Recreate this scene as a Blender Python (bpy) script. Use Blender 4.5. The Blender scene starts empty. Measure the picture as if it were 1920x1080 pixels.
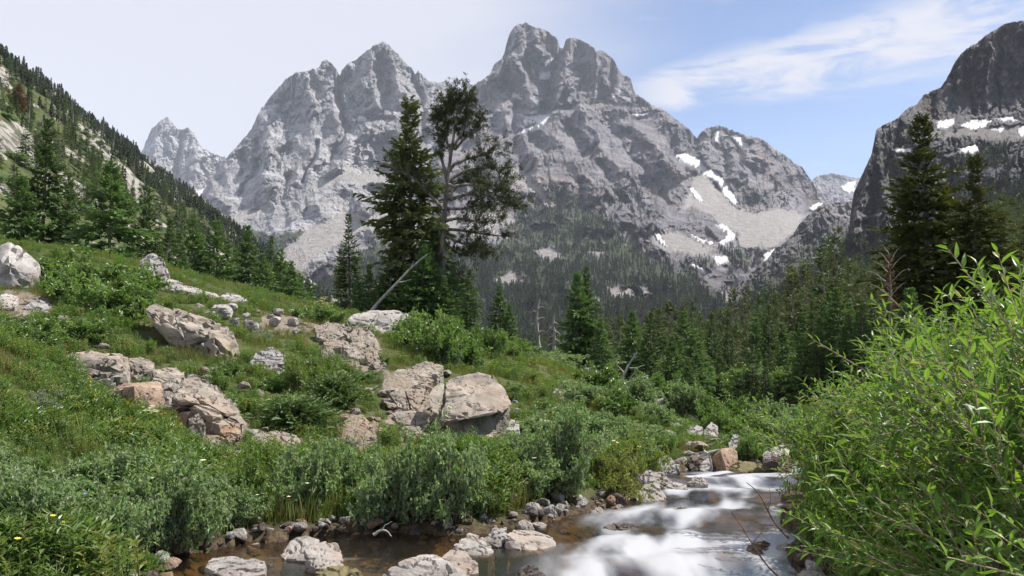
import bpy, bmesh, math, random
import numpy as np
from mathutils import Vector, Matrix

# ---------------------------------------------------------------- camera, sky, sun, exposure
SC = bpy.context.scene
COL = SC.collection
R = math.radians
FPX = 1493.0                      # focal length in pixels of the 1920 px wide photograph (28 mm)
PITCH = math.atan(60.0 / FPX)     # eye level lies at v = 600
cam_d = bpy.data.cameras.new('camera'); cam = bpy.data.objects.new('camera', cam_d); COL.objects.link(cam)
cam_d.sensor_width = 36.0; cam_d.lens = 36.0 * FPX / 1920.0
cam_d.clip_start = 0.05; cam_d.clip_end = 30000.0
cam.location = (0, 0, 0); cam.rotation_euler = (R(90) + PITCH, 0, 0)
SC.camera = cam
SUN_AZ, SUN_EL = R(70), R(53)     # azimuth to the right of the view direction (+Y), elevation
SUN_DIR = Vector((math.cos(SUN_EL) * math.sin(SUN_AZ), math.cos(SUN_EL) * math.cos(SUN_AZ), math.sin(SUN_EL)))
sun_d = bpy.data.lights.new('sun', 'SUN'); sun = bpy.data.objects.new('sun', sun_d); COL.objects.link(sun)
sun_d.energy = 5.0; sun_d.angle = R(0.53); sun_d.color = (1.0, 0.955, 0.89)
sun.rotation_euler = (-SUN_DIR).to_track_quat('-Z', 'Y').to_euler()
SC.view_settings.view_transform = 'Standard'; SC.view_settings.look = 'None'
SC.view_settings.exposure = 0.86; SC.view_settings.gamma = 1.0
SC.view_settings.use_curve_mapping = False
SC.render.engine = 'CYCLES'
SC.cycles.use_denoising = True
SC.cycles.max_bounces = 6; SC.cycles.diffuse_bounces = 3; SC.cycles.glossy_bounces = 2
SC.cycles.transmission_bounces = 4; SC.cycles.transparent_max_bounces = 8; SC.cycles.volume_bounces = 0
SC.cycles.use_fast_gi = False

def N(nt, t, x=0, **k):
    n = nt.nodes.new(t)
    for a, b in k.items(): setattr(n, a, b)
    return n
def vmath(nt, op, a, b=None):
    n = N(nt, 'ShaderNodeMath', operation=op)
    for i, s in enumerate((a, b)):
        if s is None: continue
        if isinstance(s, (int, float)): n.inputs[i].default_value = s
        else: nt.links.new(s, n.inputs[i])
    return n.outputs[0]
def ramp(nt, fac, stops, interp='LINEAR'):
    n = N(nt, 'ShaderNodeValToRGB'); cr = n.color_ramp; cr.interpolation = interp
    while len(cr.elements) < len(stops): cr.elements.new(0.5)
    for e, (p, c) in zip(cr.elements, stops):
        e.position = p; e.color = (c, c, c, 1) if isinstance(c, (int, float)) else (*c, 1)
    nt.links.new(fac, n.inputs[0]); return n.outputs[0]
def mixc(nt, fac, a, b, blend='MIX'):
    n = N(nt, 'ShaderNodeMix', data_type='RGBA', blend_type=blend)
    for s, i in ((fac, 0), (a, 6), (b, 7)):
        if isinstance(s, (int, float)): n.inputs[i].default_value = s
        elif isinstance(s, tuple): n.inputs[i].default_value = (*s, 1)
        else: nt.links.new(s, n.inputs[i])
    return n.outputs[2]
def noise(nt, vec, scale, detail=4, rough=0.55, dist=0.0, out=0):
    n = N(nt, 'ShaderNodeTexNoise'); n.inputs['Scale'].default_value = scale; n.inputs['Detail'].default_value = detail
    n.inputs['Roughness'].default_value = rough; n.inputs['Distortion'].default_value = dist
    nt.links.new(vec, n.inputs['Vector']); return n.outputs[out]
def mapping(nt, vec, scale=(1, 1, 1), rot=(0, 0, 0), loc=(0, 0, 0)):
    n = N(nt, 'ShaderNodeMapping'); n.inputs['Scale'].default_value = scale
    n.inputs['Rotation'].default_value = rot; n.inputs['Location'].default_value = loc
    nt.links.new(vec, n.inputs['Vector']); return n.outputs[0]
def maprange(nt, v, a, b, c=0.0, d=1.0, smooth=True):
    n = N(nt, 'ShaderNodeMapRange', interpolation_type='SMOOTHSTEP' if smooth else 'LINEAR')
    nt.links.new(v, n.inputs[0])
    for i, x in enumerate((a, b, c, d)): n.inputs[i + 1].default_value = x
    return n.outputs[0]

world = bpy.data.worlds.new('World'); SC.world = world; world.use_nodes = True
wt = world.node_tree; wt.nodes.clear()
w_sky = N(wt, 'ShaderNodeTexSky', sky_type='NISHITA', sun_disc=False)
w_sky.sun_elevation = SUN_EL; w_sky.sun_rotation = SUN_AZ; w_sky.altitude = 2600.0
w_sky.air_density = 1.0; w_sky.dust_density = 0.7; w_sky.ozone_density = 1.3
w_tc = N(wt, 'ShaderNodeTexCoord'); w_dir = w_tc.outputs['Generated']
w_sep = N(wt, 'ShaderNodeSeparateXYZ'); wt.links.new(w_dir, w_sep.inputs[0])
w_x, w_y, w_z = w_sep.outputs
# thin high veil, thickening towards -X; one long streak of cirrus
n_big = noise(wt, mapping(wt, w_dir, (1.6, 1.6, 6.0)), 1.6, 5, 0.5)
veil = maprange(wt, vmath(wt, 'ADD', w_x, vmath(wt, 'MULTIPLY', vmath(wt, 'SUBTRACT', n_big, 0.5), 0.5)), 0.26, -0.20, 0.0, 0.92)
low = maprange(wt, w_z, 0.24, 0.02, 0.0, 0.42)
veil = vmath(wt, 'MAXIMUM', veil, low)
n_c = noise(wt, mapping(wt, w_dir, (9.0, 9.0, 34.0), rot=(0, R(4), 0)), 1.0, 8, 0.6, 0.35)
w_line = vmath(wt, 'SUBTRACT', w_z, vmath(wt, 'ADD', vmath(wt, 'MULTIPLY', w_x, 0.105), 0.262))
w_wid = maprange(wt, w_x, 0.10, 0.52, 0.020, 0.066, False)
w_off = vmath(wt, 'DIVIDE', vmath(wt, 'ADD', w_line, vmath(wt, 'MULTIPLY', vmath(wt, 'SUBTRACT', n_c, 0.5), 0.055)), w_wid)
streak = maprange(wt, vmath(wt, 'ABSOLUTE', w_off), 1.0, 0.35, 0.0, 1.0)
streak = vmath(wt, 'MULTIPLY', streak, maprange(wt, n_c, 0.36, 0.58, 0.12, 1.0))
streak = vmath(wt, 'MULTIPLY', streak, maprange(wt, w_x, 0.10, 0.2, 0.0, 1.0))
streak = vmath(wt, 'MULTIPLY', streak, maprange(wt, w_y, 0.2, 0.5, 0.0, 1.0))
wisps = maprange(wt, noise(wt, mapping(wt, w_dir, (4.0, 4.0, 20.0), rot=(0, R(10), 0), loc=(3, 1, 2)), 1.1, 6, 0.6, 0.4), 0.52, 0.78, 0.0, 0.55)
cloud = vmath(wt, 'MAXIMUM', veil, vmath(wt, 'MAXIMUM', streak, wisps))
w_blue = mixc(wt, 1.0, w_sky.outputs[0], (0.080, 0.083, 0.090), 'MULTIPLY')
w_col = mixc(wt, cloud, w_blue, (0.455, 0.453, 0.496))
w_bg = N(wt, 'ShaderNodeBackground'); wt.links.new(w_col, w_bg.inputs[0]); w_bg.inputs[1].default_value = 1.0
w_out = N(wt, 'ShaderNodeOutputWorld'); wt.links.new(w_bg.outputs[0], w_out.inputs[0])

# ---------------------------------------------------------------- helpers
HAZE = 4.6e-5
rng = np.random.default_rng(7)
random.seed(7)
def ray(u, v):
    u = np.asarray(u, float); v = np.asarray(v, float)
    cx = (u - 960) / FPX; cz = (540 - v) / FPX
    return cx, math.cos(PITCH) - cz * math.sin(PITCH), math.sin(PITCH) + cz * math.cos(PITCH)
def pix(u, v, d):
    """point seen at photo pixel (u, v) at horizontal distance d in front of the camera"""
    x, y, z = ray(u, v); t = np.asarray(d, float) / y
    return np.stack(np.broadcast_arrays(x * t, y * t, z * t), -1)
def topix(P):
    P = np.asarray(P, float); x, y, z = P[..., 0], P[..., 1], P[..., 2]
    c, s = math.cos(PITCH), math.sin(PITCH)
    f = y * c + z * s; up = -y * s + z * c
    return 960 + FPX * x / f, 540 - FPX * up / f
_perm = np.random.default_rng(3).permutation(256).astype(np.int32); _perm = np.concatenate([_perm, _perm, _perm])
_g = np.random.default_rng(5).normal(size=(256, 3)).astype(np.float32); _g /= np.linalg.norm(_g, axis=1)[:, None]
def perlin(x, y, z=0.0):
    x, y, z = np.broadcast_arrays(np.asarray(x, np.float32), np.asarray(y, np.float32), np.asarray(z, np.float32))
    xi, yi, zi = np.floor(x), np.floor(y), np.floor(z); fx, fy, fz = x - xi, y - yi, z - zi
    xi = xi.astype(np.int32) & 255; yi = yi.astype(np.int32) & 255; zi = zi.astype(np.int32) & 255
    fade = lambda t: t * t * t * (t * (t * 6 - 15) + 10)
    a, b, c = fade(fx), fade(fy), fade(fz)
    def g(i, j, k):
        h = _perm[_perm[_perm[xi + i] + yi + j] + zi + k]; q = _g[h]
        return q[..., 0] * (fx - i) + q[..., 1] * (fy - j) + q[..., 2] * (fz - k)
    l = lambda p, q, t: p + (q - p) * t
    return l(l(l(g(0,0,0), g(1,0,0), a), l(g(0,1,0), g(1,1,0), a), b), l(l(g(0,0,1), g(1,0,1), a), l(g(0,1,1), g(1,1,1), a), b), c) * 1.5
def fbm(x, y, z=0.0, o=4, gain=0.5, lac=2.03):
    s = 0; a = 1.0; f = 1.0
    for i in range(o):
        s = s + a * perlin(x * f + 17.3 * i, y * f - 9.1 * i, z * f + 3.7 * i); a *= gain; f *= lac
    return s
def ridged(x, y, z=0.0, o=4, gain=0.5, lac=2.1):
    s = 0; a = 1.0; f = 1.0; w = 1.0
    for i in range(o):
        n = (1 - np.abs(perlin(x * f + 31.3 * i, y * f + 7.7 * i, z * f + 1.9 * i))) ** 2 * w
        s = s + a * n; w = np.clip(n * 1.6, 0, 1); a *= gain; f *= lac
    return s
def worley(x, y, seed=0):
    """F1, F2 and a per-cell random"""
    xi, yi = np.floor(x).astype(np.int32), np.floor(y).astype(np.int32)
    f1 = np.full(x.shape, 9.0); f2 = f1.copy(); cid = np.zeros(x.shape)
    rx = np.random.default_rng(seed + 11).random(256); ry = np.random.default_rng(seed + 12).random(256)
    for i in (-1, 0, 1):
        for j in (-1, 0, 1):
            h = _perm[_perm[(xi + i) & 255] + ((yi + j) & 255)]
            d = np.hypot(xi + i + rx[h] - x, yi + j + ry[h] - y)
            m = d < f1; f2 = np.where(m, f1, np.minimum(f2, d)); cid = np.where(m, h / 255.0, cid); f1 = np.where(m, d, f1)
    return f1, f2, cid
def sstep(a, b, x):
    t = np.clip((x - a) / (b - a), 0, 1); return t * t * (3 - 2 * t)
def segdist(poly, u, v, closed=False):
    d = np.full(np.shape(u), 1e9); n = len(poly)
    for i in range(n if closed else n - 1):
        (ax, ay), (bx, by) = poly[i][:2], poly[(i + 1) % n][:2]
        dx, dy = bx - ax, by - ay; t = np.clip(((u - ax) * dx + (v - ay) * dy) / (dx * dx + dy * dy + 1e-9), 0, 1)
        d = np.minimum(d, np.hypot(u - ax - t * dx, v - ay - t * dy))
    return d
def polysd(poly, u, v):
    """signed distance to a closed polygon, positive inside"""
    inside = np.zeros(np.shape(u), bool); n = len(poly)
    for i in range(n):
        (ax, ay), (bx, by) = poly[i], poly[(i + 1) % n]
        c = (ay > v) != (by > v)
        inside ^= c & (u < (bx - ax) * (v - ay) / ((by - ay) if by != ay else 1e-9) + ax)
    d = segdist(poly, u, v, True)
    return np.where(inside, d, -d)
class TPS:
    def __init__(s, pts, vals, scale=1.0, reg=0.0):
        s.sc = scale; s.p = np.asarray(pts, float) / scale; n = len(s.p)
        K = s.k(np.hypot(*(s.p[:, None] - s.p[None]).transpose(2, 0, 1))) + np.eye(n) * reg
        Q = np.c_[np.ones(n), s.p]; A = np.block([[K, Q], [Q.T, np.zeros((3, 3))]])
        s.w = np.linalg.solve(A, np.r_[np.asarray(vals, float), 0, 0, 0])
    @staticmethod
    def k(r): return np.where(r > 1e-9, r * r * np.log(r + 1e-12), 0)
    def __call__(s, x, y):
        x = np.asarray(x, float) / s.sc; y = np.asarray(y, float) / s.sc
        o = s.w[-3] + s.w[-2] * x + s.w[-1] * y
        for (px, py), w in zip(s.p, s.w): o = o + w * s.k(np.hypot(x - px, y - py))
        return o

def mesh_np(name, V, F, mats=(), smooth=True, attrs=None):
    V = np.ascontiguousarray(V, np.float32).reshape(-1, 3); F = np.ascontiguousarray(F, np.int32); k = F.shape[1]
    me = bpy.data.meshes.new(name); me.vertices.add(len(V)); me.vertices.foreach_set('co', V.ravel())
    me.loops.add(F.size); me.loops.foreach_set('vertex_index', F.ravel())
    me.polygons.add(len(F)); me.polygons.foreach_set('loop_start', np.arange(0, F.size, k, dtype=np.int32))
    me.update(calc_edges=True)
    me.polygons.foreach_set('use_smooth', np.full(len(F), bool(smooth)))
    for a, val in (attrs or {}).items():
        val = np.asarray(val, np.float32)
        if val.ndim == 2: me.attributes.new(a, 'FLOAT_VECTOR', 'POINT').data.foreach_set('vector', val.ravel())
        else: me.attributes.new(a, 'FLOAT', 'POINT').data.foreach_set('value', val.ravel())
    for m in (mats if isinstance(mats, (list, tuple)) else [mats]): me.materials.append(m)
    me.update(); return me
def grid_faces(nr, nc, flip=False):
    i = np.arange(nr * nc).reshape(nr, nc)
    q = np.stack([i[:-1, :-1], i[1:, :-1], i[1:, 1:], i[:-1, 1:]], -1).reshape(-1, 4)
    return q[:, ::-1] if flip else q
def tag(o, label=None, cat=None, group=None, kind=None):
    if label: o['label'] = label
    if cat: o['category'] = cat
    if group: o['group'] = group
    if kind: o['kind'] = kind
    return o
def ob(name, me, parent=None, loc=None, rot=None, scale=None):
    o = bpy.data.objects.new(name, me); COL.objects.link(o)
    if parent is not None: o.parent = parent
    if loc is not None: o.location = loc
    if rot is not None: o.rotation_euler = rot
    if scale is not None: o.scale = scale
    return o

# ---------------------------------------------------------------- materials
def mat_new(name):
    m = bpy.data.materials.new(name); m.use_nodes = True; nt = m.node_tree; nt.nodes.clear()
    out = N(nt, 'ShaderNodeOutputMaterial'); return m, nt, out
def pbsdf(nt, out, col, rough=0.85, spec=0.3, bump=None, bstr=0.5, bdist=0.1):
    p = N(nt, 'ShaderNodeBsdfPrincipled')
    if isinstance(col, tuple): p.inputs['Base Color'].default_value = (*col, 1)
    else: nt.links.new(col, p.inputs['Base Color'])
    if isinstance(rough, (int, float)): p.inputs['Roughness'].default_value = rough
    else: nt.links.new(rough, p.inputs['Roughness'])
    p.inputs['Specular IOR Level'].default_value = spec
    if bump is not None:
        b = N(nt, 'ShaderNodeBump'); b.inputs['Strength'].default_value = bstr; b.inputs['Distance'].default_value = bdist
        nt.links.new(bump, b.inputs['Height']); nt.links.new(b.outputs[0], p.inputs['Normal'])
    if out: nt.links.new(p.outputs[0], out.inputs[0])
    return p
def attr(nt, name, kind='GEOMETRY'):
    a = N(nt, 'ShaderNodeAttribute', attribute_name=name); a.attribute_type = kind; return a.outputs['Fac']
def objco(nt): return N(nt, 'ShaderNodeTexCoord').outputs['Object']
def orand(nt): return N(nt, 'ShaderNodeObjectInfo').outputs['Random']

def mountain_mat(name, stops, scale=1.0, warm=(0.30, 0.235, 0.20), warm_amt=0.5, veg=(0.038, 0.052, 0.028), talus=(0.41, 0.38, 0.355), bed=18):
    m, nt, out = mat_new(name); co = objco(nt)
    n1 = noise(nt, mapping(nt, co, (0.012, 0.012, 0.012)), scale, 8, 0.62, 0.6)
    base = ramp(nt, n1, stops)
    n2 = noise(nt, mapping(nt, co, (0.0035, 0.0035, 0.0045), loc=(40, 3, 9)), scale, 5, 0.55, 0.4)
    base = mixc(nt, vmath(nt, 'MULTIPLY', maprange(nt, n2, 0.46, 0.68), warm_amt), base, warm)
    big_t = noise(nt, mapping(nt, co, (0.0022, 0.0022, 0.003), loc=(7, 1, 3)), scale, 4, 0.6, 0.8)
    base = mixc(nt, 1.0, base, ramp(nt, big_t, [(0.3, 0.62), (0.5, 0.95), (0.7, 1.28)]), 'MULTIPLY')
    bedn = noise(nt, mapping(nt, co, (0.005, 0.005, 0.045), rot=(0.1, R(bed), 0)), scale, 6, 0.65, 0.8)
    base = mixc(nt, 1.0, base, ramp(nt, bedn, [(0.34, 0.60), (0.5, 1.0), (0.66, 1.22)]), 'MULTIPLY')
    streak = noise(nt, mapping(nt, co, (0.06, 0.06, 0.010)), scale, 5, 0.6, 1.0)
    base = mixc(nt, maprange(nt, streak, 0.5, 0.68, 0.0, 0.62), base, (0.085, 0.083, 0.09))
    tn = noise(nt, mapping(nt, co, (0.03, 0.03, 0.03)), scale, 6, 0.65)
    tc = mixc(nt, maprange(nt, tn, 0.35, 0.7), talus, tuple(c * 0.72 for c in talus))
    base = mixc(nt, attr(nt, 'talus'), base, tc)
    vn = noise(nt, mapping(nt, co, (0.02, 0.02, 0.02), loc=(5, 5, 5)), scale, 6, 0.65)
    vc = mixc(nt, maprange(nt, vn, 0.4, 0.62), veg, (0.075, 0.092, 0.042))
    base = mixc(nt, maprange(nt, vmath(nt, 'ADD', attr(nt, 'veg'), vmath(nt, 'MULTIPLY', vmath(nt, 'SUBTRACT', vn, 0.5), 1.3)), 0.35, 0.65), base, vc)
    b = noise(nt, mapping(nt, co, (0.05, 0.05, 0.035)), scale, 8, 0.75, 0.6)
    pbsdf(nt, out, base, 0.92, 0.15, b, 1.0, 22.0 / scale)
    return m
GREY = [(0.22, (0.09, 0.088, 0.095)), (0.42, (0.20, 0.195, 0.20)), (0.58, (0.30, 0.288, 0.285)), (0.78, (0.40, 0.385, 0.375))]
M_OWEN = mountain_mat('pale_grey_mountain_rock', [(p, (k[0] * 1.42, k[1] * 1.43, k[2] * 1.46)) for p, k in GREY], warm=(0.44, 0.39, 0.35), warm_amt=0.35)
M_GRAND = mountain_mat('grey_mountain_rock', [(p, (k[0] * 0.98, k[1] * 0.95, k[2] * 1.0)) for p, k in GREY], warm=(0.31, 0.235, 0.20), warm_amt=0.55)
M_CLIFF = mountain_mat('dark_cliff_rock', [(0.25, (0.072, 0.072, 0.080)), (0.5, (0.17, 0.165, 0.168)), (0.75, (0.32, 0.306, 0.30))], 3.0, warm=(0.24, 0.17, 0.13), warm_amt=0.5, talus=(0.26, 0.24, 0.225))
m, nt, out = mat_new('old_snow'); co = objco(nt)
pbsdf(nt, out, mixc(nt, maprange(nt, noise(nt, co, 0.03, 6, 0.65), 0.35, 0.68), (0.58, 0.58, 0.58), (0.33, 0.32, 0.31)), 0.75, 0.2); M_SNOW = m
# ---------------------------------------------------------------- mountains
SNOW_MAIN = [
 ([(966,209),(982,216),(995,217),(1011,216),(1032,213),(1033,222),(1022,232),(1011,238),(995,244),(978,251),(968,254),(982,243),(1000,235),(1006,229),(1002,224),(984,223),(970,216)], 'forked white snow ledge high under the twin summits of the mountain'),
 ([(959,173),(972,175),(983,187),(971,186),(960,180)], 'small slanting snowfield beside the lower wall of the tallest summit'),
 ([(1012,134),(1022,136),(1034,132),(1031,151),(1011,150)], 'snow caught in the notch between the two summits'),
 ([(1012,109),(1038,108),(1036,115),(1018,115)], 'thin snow strip at the top of the summit notch'),
 ([(1064,127),(1077,118),(1074,126),(1067,130)], 'tiny snow streak on the shorter of the twin summits'),
 ([(1001,178),(1019,185),(1016,190),(1002,184)], 'narrow snow strip in the gully under the summit notch'),
 ([(1154,168),(1167,170),(1178,181),(1164,178)], 'upper snow strip on the shoulder of the shorter summit'),
 ([(1147,177),(1168,190),(1164,192),(1148,183)], 'lower snow strip on the shoulder of the shorter summit'),
 ([(1181,212),(1204,214),(1220,208),(1216,216),(1191,220)], 'flat snow strip on the descending ridge of the mountain'),
 ([(1263,289),(1284,287),(1310,297),(1321,312),(1348,326),(1365,346),(1374,363),(1387,384),(1375,384),(1359,370),(1350,352),(1345,342),(1324,332),(1306,313),(1278,305)], 'long white snow couloir running down onto the scree'),
 ([(1290,352),(1301,353),(1320,378),(1309,379),(1295,365)], 'short snow patch beside the long snow couloir'),
 ([(1341,422),(1355,419),(1371,432),(1380,440),(1376,450),(1349,461),(1343,456),(1357,449),(1363,440),(1350,430)], 'curled snow patch at the foot of the scree slope'),
 ([(1223,438),(1233,432),(1243,451),(1257,468),(1244,463),(1230,450)], 'tapering snow tongue at the forest edge of the scree'),
 ([(1288,437),(1315,448),(1339,455),(1329,461),(1302,449)], 'thin snow band between the curled patch and the scree rocks'),
 ([(1372,257),(1391,257),(1396,266),(1410,266),(1403,277),(1386,276)], 'snowfield near the top of the low rounded peak'),
 ([(1341,249),(1350,241),(1346,268),(1339,268)], 'thin upright snow streak on the low rounded peak'),
 ([(1513,391),(1531,379),(1546,380),(1526,396)], 'snow patch in the gap under the low rounded peak'),
 ([(1426,479),(1452,467),(1466,476),(1451,489),(1433,489)], 'snow patch above the thin waterfall'),
 ([(1290,495),(1300,496),(1330,511),(1321,513),(1297,501)], 'slim snow streak above the forest below the scree'),
 ([(1335,480),(1362,482),(1368,493),(1345,499),(1340,490)], 'snow patch among dark trees below the scree'),
 ([(1139,372),(1146,372),(1153,386),(1147,388)], 'tiny snow patch on the brown rocks above the forest'),
]
SNOW_CLIFF = [
 ([(1754,229),(1791,221),(1790,232),(1778,241),(1758,241)], 'snow patch at the foot of the dark cliff beside the rocky shoulder'),
 ([(1800,234),(1831,223),(1860,227),(1845,239),(1820,243)], 'broad snow patch at the middle of the dark cliff foot'),
 ([(1860,222),(1893,219),(1913,226),(1880,229)], 'long thin snow patch right under the dark cliff'),
 ([(1906,242),(1922,234),(1945,250),(1911,257)], 'snow patch on the boulder slope below the dark cliff'),
 ([(1793,279),(1831,271),(1837,285),(1808,292)], 'dirty snow patch on the green terrace below the cliff'),
 ([(1673,282),(1712,276),(1710,288),(1680,289)], 'flat snow strip on top of the lower cliff'),
 ([(1856,242),(1886,238),(1876,250)], 'small snow wedge among boulders below the dark cliff'),
]
SNOW_OWEN = [([(670,217),(688,217),(689,226),(671,226)], 'single small snow patch on the pale slabby mountain')]
SNOW_FARL = [([(345,357),(388,353),(376,372),(360,392),(346,380)], 'snow wedge between the small spire and the pale mountain')]
SNOW_FARR = [([(1572,352),(1590,342),(1606,336),(1602,362),(1590,366)], 'snow patch on the far blue peak in the gap')]

class Relief: pass
def relief(name, top, bot, dpts, nu, nv, mat, seed, amp=1.0, jag=2.0, gullies=(), talus=(), veg=(), snow=(), bed=(0.25, 16, 10.0), big=(70, 150, 90.0), med=(26, 40, 38.0), back=600.0, calm=(), edge_amp=1.0):
    u0, u1 = top[0][0], top[-1][0]
    u = np.linspace(u0, u1, nu)
    vt = np.interp(u, *np.array(top, float).T[:2]); vb = np.interp(u, *np.array(bot, float).T[:2])
    jn = fbm(u / 17.0, seed * 3.1, 0.5, 2) * 1.0 + (ridged(u / 7.0, seed * 1.7, 0.3, 3, 0.7) - 0.9) * 0.9
    vt = vt - jag * jn
    T = np.linspace(0, 1, nv)[:, None]
    V = vt[None] + (vb - vt)[None] * T; U = np.broadcast_to(u[None], V.shape)
    tps = TPS([p[:2] for p in dpts], [p[2] for p in dpts], 100.0, 0.02)
    D = tps(U, V); base = D.copy()
    wu = U + 11 * fbm(U / 45, V / 45, seed) + 3 * perlin(U / 9, V / 9, seed + 4.2)
    wv = V + 11 * fbm(U / 45, V / 45, seed + 9.7) + 3 * perlin(U / 9, V / 9, seed + 7.1)
    sm = 1.0 - 0.0 * U
    tal = np.zeros(U.shape)
    for pg in talus:
        s = polysd(pg, wu * 0.6 + U * 0.4, wv * 0.6 + V * 0.4); k = sstep(-2, 7, s + 4 * perlin(U / 5, V / 5, seed + 2))
        tal = np.maximum(tal, k)
    sn = np.zeros(U.shape)
    for pg, _ in snow: sn = np.maximum(sn, sstep(-5, 1, polysd(pg, U, V)))
    sm = (1 - 0.86 * tal) * (1 - 0.93 * sn)
    for pg, f in calm: sm = sm * (1 - f * sstep(-15, 15, polysd(pg, wu, wv)))
    rel = -big[2] * (ridged(wu / big[0], wv / big[1], seed, 4, 0.5) - 0.9)
    a = 0.45; ru, rv = wu * math.cos(a) + wv * math.sin(a), -wu * math.sin(a) + wv * math.cos(a)
    rel = rel - med[2] * (ridged(ru / med[0], rv / med[1], seed + 5, 4, 0.55) - 0.9)
    f1, f2, cid = worley(wu / 13.0, wv / 19.0, seed); rel = rel + amp * (26 * f1 + 26 * (cid - 0.5) + 30 * np.exp(-((f2 - f1) / 0.09) ** 2))
    f1, f2, cid = worley(ru / 5.5 + 40, rv / 8.0, seed + 1); rel = rel + amp * (10 * f1 + 13 * (cid - 0.5) + 12 * np.exp(-((f2 - f1) / 0.12) ** 2))
    s = (wv + bed[0] * wu + 8 * perlin(wu / 40, wv / 40, seed + 3)) / bed[1]
    fr = s - np.floor(s); rel = rel + bed[2] * (np.where(fr < 0.75, fr / 0.75, (1 - fr) / 0.25) - 0.5) * (0.4 + np.clip(perlin(wu / 60, wv / 60, seed + 8) + 0.5, 0, 1.2))
    rel = rel + amp * 10.0 * fbm(U / 4.0, V / 4.0, seed + 2, 3, 0.65)
    gl = 0
    for line, A, W in gullies:
        d = segdist(line, wu * 0.75 + U * 0.25, wv * 0.75 + V * 0.25); gl = gl + 1.9 * A * np.clip(1 - d / W, 0, 1) ** 1.3
    rough = 0.32 + 1.0 * sstep(-0.45, 0.6, fbm(U / 75, V / 75, seed + 12.5, 3))
    rel = rel * rough
    rel = rel + gl
    fadeb = sstep(0, 6, V - vt[None]) * (1 - edge_amp) + edge_amp
    D = D + rel * sm * fadeb
    D = D - 10 * tal * (0.3 * fbm(U / 12, V / 12, seed + 6, 3))
    P = pix(U, V, D)
    vg = np.zeros(U.shape)
    for pg, k in veg: vg = np.maximum(vg, k * sstep(-14, 14, polysd(pg, wu, wv)))
    vg = vg * (1 - sn) * (1 - tal * 0.9)
    o = Relief(); o.U, o.V, o.D, o.u, o.vt, o.vb, o.P, o.veg, o.tal, o.base = U, V, D, u, vt, vb, P, vg, tal, base
    o.nv, o.nu = nv, nu
    # back side of the massif
    B = []
    topz = P[0, :, 2]
    for k, (dy, dz) in enumerate(((0.04, 0.02), (0.2, 0.16), (0.55, 0.5), (1.0, 1.0))):
        q = P[0] * (1 + back * dy * (1 + 0.15 * perlin(u / 40, k * 3.3, seed)) / np.linalg.norm(P[0], axis=1))[:, None]; q[:, 2] = q[:, 2] - (topz + 60) * dz; B.append(q)
    Pall = np.concatenate([np.array(B[::-1]), P], 0); z = np.zeros((4, nu))
    me = mesh_np(name, Pall, grid_faces(nv + 4, nu), mat, False, {'veg': np.concatenate([z, vg]).ravel(), 'talus': np.concatenate([z, tal]).ravel()})
    o.ob = tag(ob(name, me), kind='structure')
    return o
def on_relief(o, u, v):
    """3-D point of a relief at photo pixel (u, v)"""
    fi = np.clip((u - o.u[0]) / (o.u[-1] - o.u[0]) * (o.nu - 1), 0, o.nu - 1.001); i = fi.astype(int); fi = fi - i
    vt = o.vt[i] * (1 - fi) + o.vt[i + 1] * fi; vb = o.vb[i] * (1 - fi) + o.vb[i + 1] * fi
    fj = np.clip((v - vt) / (vb - vt) * (o.nv - 1), 0, o.nv - 1.001); j = fj.astype(int); fj = (fj - j)[..., None]; fi = fi[..., None]
    P = o.P
    return (P[j, i] * (1 - fi) + P[j, i + 1] * fi) * (1 - fj) + (P[j + 1, i] * (1 - fi) + P[j + 1, i + 1] * fi) * fj, (v - vt)
def snow_patches(o, lst, group, thick):
    for pg, label in lst:
        a = np.array(pg, float); st = 1.0
        u = np.arange(a[:, 0].min() - 3, a[:, 0].max() + 3.1, st); v = np.arange(a[:, 1].min() - 3, a[:, 1].max() + 3.1, st)
        U, V = np.meshgrid(u, v); sd = polysd(pg, U + 3.2 * fbm(U / 6, V / 6, 1.0, 3, .6), V + 3.2 * fbm(U / 6, V / 6, 8.0, 3, .6)) - 0.5
        Pq, dv = on_relief(o, U, V)
        k = np.clip(sd / 2.0, -1, 1); k = np.where(dv < 1, -1, k)
        r = Pq / np.linalg.norm(Pq, axis=-1, keepdims=True)
        Pq = Pq - r * (thick * k)[..., None] * 1.3; Pq[..., 2] += thick * 0.5 * k
        Fq = grid_faces(len(v), len(u)); kk = (sd > -2.2).ravel()[Fq].all(1)
        if kk.sum() < 2: continue
        Fq = Fq[kk]; used, inv = np.unique(Fq, return_inverse=True)
        me = mesh_np('snow_patch', Pq.reshape(-1, 3)[used], inv.reshape(-1, 4), M_SNOW)
        tag(ob('snow_patch', me), label, 'snow patch', group)

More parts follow.
